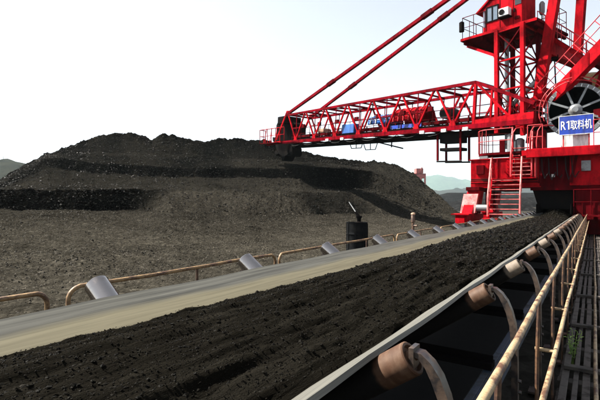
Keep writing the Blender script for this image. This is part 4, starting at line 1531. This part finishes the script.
for a in (15.9, 16.7, 17.5):
    MB().beam(bm_(a, -0.72, 0.0), bm_(a + 0.6, -0.2, 1.2), 0.05, 0.05).build('tip_brace', RED, RC)

# --- suspension stays from the boom tip to the mast head
HA = at(590, -103, 18.0)
HB = at(594, -98, 19.3)
SA = bm_(BL - 0.1, 0.0, BH + 0.05)
SB = bm_(BL - 0.1, BW, BH + 0.05)
for p, q in ((SA, HA), (SB, HB)):
    e = MB().beam(p, q, 0.19, 0.19).build('boom_stay', 'deep_red', RC)
    for t in (0.245, 0.62):
        c = p.lerp(q, t)
        d = (q - p).normalized()
        MB().beam(c - d * 0.35, c + d * 0.35, 0.25, 0.23).build('stay_joint', 'dark_red', e)
    MB().prism([p + BU * -0.1 - BD * 0.3, p - BU * 0.1 + BD * 0.3, p + BU * 0.3 + BD * 0.05, p + BU * 0.3 - BD * 0.2], BP * 0.05).build('stay_lug', RED, e)

# --- tower under the operator's cab
TN = at(497, 120, 20.0)
TN.z = 0
BDh = Vector((BD.x, BD.y, 0)).normalized()


def tw(k, b, z):
    """k metres back from the front posts (away from the boom tip), b to the far side"""
    return Vector((TN.x, TN.y, 0)) - BDh * k + BP * b + Z * z


TZ0, TZ1 = 5.05, 9.48
TA, TB = 1.2, 1.45
TOWER = MB().beam(tw(0, 0, TZ0 - 0.35), tw(0, 0, TZ1), 0.17, 0.17, BDh).build('cab_tower', RED, RC)
MB().beam(tw(TA, 0, TZ0 - 0.6), tw(TA, 0, TZ1), 0.17, 0.17, BDh).build('tower_post', RED, TOWER)
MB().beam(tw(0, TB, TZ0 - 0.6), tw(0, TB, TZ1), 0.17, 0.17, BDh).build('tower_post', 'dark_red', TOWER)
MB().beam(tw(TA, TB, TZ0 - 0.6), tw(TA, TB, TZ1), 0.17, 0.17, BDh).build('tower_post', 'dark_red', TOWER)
MB().tube(tw(-0.05, 1.0, TZ0 - 1.0), tw(-0.05, 1.0, TZ1), 0.10, 12).build('cable_duct', 'grey_steel', TOWER, smooth=True)
lev = [TZ0 + 0.2, TZ0 + 1.6, TZ0 + 2.95, TZ1 - 0.1]
sides = [((0, 0), (TA, 0)), ((0, TB), (TA, TB)), ((0, 0), (0, TB)), ((TA, 0), (TA, TB))]
for (p, q) in sides:
    for z0_, z1_ in zip(lev[:-1], lev[1:]):
        MB().beam(tw(*p, z0_), tw(*q, z1_), 0.045, 0.045).build('tower_brace', 'dark_red', TOWER)
        MB().beam(tw(*q, z0_), tw(*p, z1_), 0.045, 0.045).build('tower_brace', 'dark_red', TOWER)
    for z_ in lev[1:]:
        MB().beam(tw(*p, z_), tw(*q, z_), 0.07, 0.07).build('tower_tie', RED, TOWER)

# --- operator's cab on its platform
CF = 9.60
ca = math.radians(43.0)
CDh = RIGHT * -math.sin(ca) + FWD * math.cos(ca)
ctip = at(462, 39, 21.3)


def ck(k, b, z):
    return Vector((ctip.x, ctip.y, 0)) - CDh * (k + 1.85) + BP * (b + 0.22) + Z * z



PLAT = MB().obox(ck(1.6, -0.22, CF - 0.13), CDh * 3.45, BP * 3.1, Z * 0.12).build('cab_platform', 'dark_red', RC)
for k in (-1.75, -0.9, 0.0, 0.9, 1.5):
    MB().beam(ck(k, -0.15, CF - 0.22), ck(k, 2.8, CF - 0.22), 0.10, 0.16).build('floor_beam', 'dark_red', PLAT)
MB().beam(ck(1.6, -0.25, CF - 0.08), ck(-1.85, -0.25, CF - 0.08), 0.05, 0.12).build('edge_beam', RED, PLAT)
MB().beam(ck(-1.88, -0.25, CF - 0.08), ck(-1.88, 2.9, CF - 0.08), 0.05, 0.12).build('edge_beam', RED, PLAT)
MB().beam(ck(-1.8, 0.2, CF - 0.3), tw(0.0, 0.0, CF - 1.3), 0.10, 0.12).build('platform_strut', RED, PLAT)
MB().beam(ck(-1.8, 2.7, CF - 0.3), tw(0.0, TB, CF - 1.3), 0.10, 0.12).build('platform_strut', RED, PLAT)
railing('cab_railing', [ck(-0.7, -0.2, CF), ck(-1.82, -0.2, CF), ck(-1.82, 2.8, CF), ck(1.55, 2.8, CF), ck(1.55, 1.3, CF)], RC, 1.02, 0.02, 0.6, 'dark_red')
MB().lathe(ck(-1.85, -0.22, CF + 0.35), Z, [(0, 0.08), (0.0, 0.12), (0.45, 0.12), (0.5, 0.05)], 14).build('warning_horn', 'black_steel', RC, smooth=True)
K0, K1, CB0, CB1, CH = -0.82, 0.95, -0.16, 1.10, 1.45
CAB = MB().prism([ck(K0, CB0, CF + 0.01), ck(K1, CB0, CF + 0.01), ck(K1, CB0, CF + CH), ck(K0 + 0.35, CB0, CF + CH), ck(K0, CB0, CF + 1.08)], BP * (CB1 - CB0)).build('operator_cab', RED, RC, bevel=0.02)
CAB['label'] = 'red steel operator cab with side window and air conditioner on a lattice tower'
# visor roof over the front glass
MB().prism([ck(K0 - 0.30, CB0 - 0.06, CF + 0.98), ck(K0 + 0.40, CB0 - 0.06, CF + CH + 0.06), ck(K1 + 0.08, CB0 - 0.06, CF + CH + 0.06), ck(K1 + 0.08, CB0 - 0.06, CF + CH + 0.13),
            ck(K0 + 0.36, CB0 - 0.06, CF + CH + 0.13), ck(K0 - 0.32, CB0 - 0.06, CF + 1.04)], BP * (CB1 - CB0 + 0.12)).build('roof', RED, CAB)
MB().obox(ck(K0 - 0.015, CB0 + 0.1, CF + 0.2), -CDh * -0.012, BP * (CB1 - CB0 - 0.2), Z * 0.86).build('front_glass', 'glass', CAB)
# side window: frame and two panes
k0, k1, z0_, z1_ = -0.66, -0.08, CF + 0.42, CF + 1.16
WIN = MB()
for (a, b, c, d) in ((k0, k1, z0_, z0_ + 0.05), (k0, k1, z1_ - 0.05, z1_), (k0, k0 + 0.05, z0_ + 0.05, z1_ - 0.05), (k1 - 0.05, k1, z0_ + 0.05, z1_ - 0.05), ((k0 + k1) / 2 - 0.025, (k0 + k1) / 2 + 0.025, z0_ + 0.05, z1_ - 0.05)):
    WIN.obox(ck(a, CB0 - 0.035, c), -CDh * (b - a), BP * 0.033, Z * (d - c))
WIN.build('window_frame', 'black_steel', CAB)
for (a, b) in ((k0 + 0.05, (k0 + k1) / 2 - 0.025), ((k0 + k1) / 2 + 0.025, k1 - 0.05)):
    MB().obox(ck(a, CB0 - 0.012, z0_ + 0.05), -CDh * (b - a), BP * 0.010, Z * (z1_ - z0_ - 0.1)).build('pane', 'glass', CAB)
# strip glass beside the window (front quarter light)
MB().obox(ck(-0.80, CB0 - 0.012, CF + 0.25), -CDh * 0.11, BP * 0.010, Z * 0.80).build('pane', 'glass', CAB)
# air conditioner on a small shelf
AC = MB().obox(ck(0.06, CB0 - 0.30, CF + 0.42), -CDh * 0.44, BP * 0.28, Z * 0.36).build('air_conditioner', 'white_paint', CAB, bevel=0.02)
MB().lathe(ck(0.20, CB0 - 0.302, CF + 0.60), -BP, [(0, 0.13), (0.012, 0.13), (0.012, 0.02)], 20).build('fan_grille', 'black_steel', CAB, smooth=True)
MB().obox(ck(0.03, CB0 - 0.32, CF + 0.36), -CDh * 0.50, BP * 0.318, Z * 0.04).build('shelf', 'black_steel', CAB)
# panel seams, door with dark light
for k in (-0.03, 0.56):
    MB().obox(ck(k, CB0 - 0.012, CF + 0.02), -CDh * 0.03, BP * 0.010, Z * (CH - 0.05)).build('panel_seam', 'dark_red', CAB)
MB().obox(ck(0.64, CB0 - 0.014, CF + 0.85), -CDh * 0.28, BP * 0.012, Z * 0.42).build('door_light', 'dark_glass', CAB)
MB().obox(ck(0.61, CB0 - 0.05, CF + 0.55), -CDh * 0.05, BP * 0.05, Z * 0.16).build('door_handle', 'black_steel', CAB)
MB().obox(ck(0.64, CB0 - 0.05, CF + 0.2), -CDh * 0.20, BP * 0.05, Z * 0.12).build('vent', 'dark_red', CAB)

# --- mast legs, cross beam, counterweight arm
L1a, L1b = at(538, 103, 19.6), at(555, 0, 18.9)
L2a, L2b = at(577.5, 62, 21.6), at(582, 0, 21.0)
e1 = (L1b - L1a)
e2 = (L2b - L2a)
mh = HA.z - 0.2
M1 = L1a + e1 * ((mh - L1a.z) / e1.z)
M2 = L2a + e2 * ((mh - L2a.z) / e2.z)
L2base = L2a - e2 * ((L2a.z - 5.0) / e2.z)
L1base = L1a - e1 * ((L1a.z - 4.2) / e1.z)
MAST = MB().beam(L1base, M1, 0.30, 0.40, BDh).build('mast', RED, RC, bevel=0.015)
MB().beam(L2base, M2, 0.30, 0.38, BDh).build('mast_leg', RED, MAST, bevel=0.015)
MB().beam(M1, M2, 0.5, 0.5).build('mast_head', RED, MAST)
for p, q in ((M1, HA), (M2, HB)):
    MB().beam(p, q, 0.3, 0.3).build('head_arm', RED, MAST)
c1, c2 = at(547, 48, 19.3), at(580, 62, 21.5)
MB().beam(c1, c2, 0.40, 0.62).build('cross_beam', RED, MAST)
# gussets rounding off the corner below the cross beam
g1 = at(545, 58, 19.35)
MB().prism([g1, g1 - (L1b - L1a).normalized() * 0.9 * 1.0, g1 + (c2 - c1).normalized() * 0.8], BDh * 0.3).build('gusset', RED, MAST)
MB().beam(at(541, 92, 19.55), at(556, 97, 20.6), 0.34, 0.4).build('cross_beam', RED, MAST)
CW0, CW1 = at(545, 107, 19.2), at(652, -4, 15.6)
ARM = MB().beam(CW0, CW1, 0.36, 0.50).build('counterweight_arm', RED, RC, bevel=0.02)
off = BP * 2.1
MB().beam(CW0 + off, CW1 + off, 0.36, 0.50).build('arm_beam', RED, ARM, bevel=0.02)
for t in (0.12, 0.3, 0.48, 0.66, 0.85):
    c = CW0.lerp(CW1, t)
    MB().beam(c, c + off, 0.2, 0.28).build('arm_tie', 'dark_red', ARM)
    MB().beam(c + Z * 0.24 - BP * 0.20, c - Z * 0.24 - BP * 0.20, 0.03, 0.05).build('arm_rib', RED, ARM)
MB().obox(CW1 + Z * -1.0, -BDh * 2.0, BP * 2.4, Z * 2.2).build('counterweight', 'dark_red', ARM)
# handrail up the arm
ad = (CW1 - CW0).normalized()
an = ad.cross(BP).normalized()
if an.z < 0:
    an = -an
railing('arm_railing', [CW0 + ad * 0.4 + an * 0.32, CW1 + an * 0.32], RC, 0.7, 0.02, 0.55, 'red_rail', True, an)
# stairway from the cab platform down to the arm
st0, st1 = at(538, 29, 19.7), at(596, 66, 18.4)
e = MB().beam(st0, st1, 0.05, 0.16).build('cab_stair', RED, RC)
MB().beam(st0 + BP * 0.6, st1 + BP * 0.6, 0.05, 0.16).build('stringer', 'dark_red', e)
for k in range(14):
    c = st0.lerp(st1, (k + 0.5) / 14)
    MB().obox(c - BDh * 0.09, BDh * 0.18, BP * 0.6, Z * 0.025).build('tread', 'dark_red', e)
railing('stair_railing', [st0 + Z * 0.05, st1 + Z * 0.05], RC, 0.80, 0.02, 0.42, 'red_rail')
railing('stair_railing', [st0 + Z * 0.05 + BP * 0.6, st1 + Z * 0.05 + BP * 0.6], RC, 0.80, 0.018, 0.8, 'red_rail')
# floodlights
p = at(556, 84, 19.6)
q = at(555, 60, 19.6)
MB().tube(p, q, 0.03, 8).build('lamp_pole', 'black_steel', RC)
MB().obox(q - RIGHT * 0.14 - FWD * 0.1, RIGHT * 0.26 + Z * -0.05, FWD * 0.2, Z * 0.28).build('flood_lamp', 'black_steel', RC, bevel=0.02)
q = at(542.5, 12, 19.8)
MB().tube(q - Z * 0.6, q, 0.025, 8).build('lamp_pole', 'black_steel', RC)
MB().lathe(q - Z * 0.1, Z, [(0, 0.08), (0.1, 0.12), (0.5, 0.12), (0.6, 0.06)], 16).build('siren', 'grey_steel', RC, smooth=True)
# machinery behind the reel
MB().tube(at(590, 84, 20.5), at(606, 84, 19.0), 0.55, 24).build('winch_drum', 'yellow_paint', RC, smooth=True)
MB().lathe(at(566, 98, 21.0), Z, [(0, 0.3), (0.7, 0.3), (0.9, 0.1)], 20).build('gear_motor', 'dark_red', RC, smooth=True)
MB().obox(at(520, 128, 20.3), BDh * -3.4, BP * 2.6, Z * 0.35).build('boom_seat', 'dark_red', RC)
MB().beam(at(520, 112, 20.0), at(541, 100, 19.4), 0.5, 0.5).build('boom_hinge', RED, RC)
MB().tube(at(504, 112, 20.2), at(540, 78, 19.6), 0.12, 14).build('luffing_cylinder', 'grey_steel', RC, smooth=True)
railing('deck_railing', [at(519, 121, 19.4), at(536, 121, 18.9), at(548, 124, 18.5)], RC, 0.95, 0.022, 0.5)
MB().lathe(at(521.5, 106, 19.6), Z, [(0, 0.12), (0.55, 0.12), (0.6, 0.06), (0.85, 0.05)], 14).build('beacon', 'white_paint', RC, smooth=True)

# ------------------------------------------------------------------ a second reclaimer far away
fd = 150.0
fb = at(420, 178, fd)
fb.z = 0
R2 = empty('distant_reclaimer', fb, 'tiny pale red machine showing far behind the pile crest', 'reclaimer')


def fp(u, v, dd=0.0):
    return at(u, v, fd + dd)


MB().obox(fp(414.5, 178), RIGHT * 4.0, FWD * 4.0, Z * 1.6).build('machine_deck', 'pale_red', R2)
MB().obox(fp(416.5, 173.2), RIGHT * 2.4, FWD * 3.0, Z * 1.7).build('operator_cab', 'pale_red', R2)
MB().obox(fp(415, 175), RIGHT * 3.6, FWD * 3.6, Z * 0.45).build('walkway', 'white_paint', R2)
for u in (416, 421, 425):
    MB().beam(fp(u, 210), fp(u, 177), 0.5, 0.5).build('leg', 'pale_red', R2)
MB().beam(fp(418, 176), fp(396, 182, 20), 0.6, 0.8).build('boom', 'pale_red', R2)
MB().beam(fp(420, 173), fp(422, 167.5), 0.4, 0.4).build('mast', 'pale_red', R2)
R2['group'] = 'reclaimers on the yard'
RC['group'] = 'reclaimers on the yard'

# thin aerial on the left hill
ab = at(3, 161, 430.0)
AER = empty('radio_mast', ab - Z * 3, 'thin radio mast on the wooded hill at the far left', 'mast')
MB().beam(ab - Z * 3, ab + Z * 6.5, 0.5, 0.5, Vector((1, 0, 0)), 0.2, 0.2).build('pole', 'grey_steel', AER)
MB().beam(ab + Z * 4 - RIGHT * 1.0, ab + Z * 4 + RIGHT * 1.0, 0.2, 0.2).build('crossarm', 'grey_steel', AER)

# ------------------------------------------------------------------ haze over the whole yard
m = bpy.data.materials.new('haze')
m.use_nodes = True
nt = m.node_tree
for n in list(nt.nodes):
    nt.nodes.remove(n)
pv = nt.nodes.new('ShaderNodeVolumePrincipled')
pv.inputs['Color'].default_value = (0.74, 0.90, 0.98, 1)
pv.inputs['Density'].default_value = 0.00011
pv.inputs['Anisotropy'].default_value = 0.2
mo = nt.nodes.new('ShaderNodeOutputMaterial')
nt.links.new(pv.outputs[0], mo.inputs['Volume'])
MATS['haze'] = m
HZ = MB().box((-6800, -1700, -8), (6800, 6800, 330)).build('haze', 'haze')
tag(HZ, 'pale thin haze hanging over the yard and hills', 'haze', None, 'stuff')
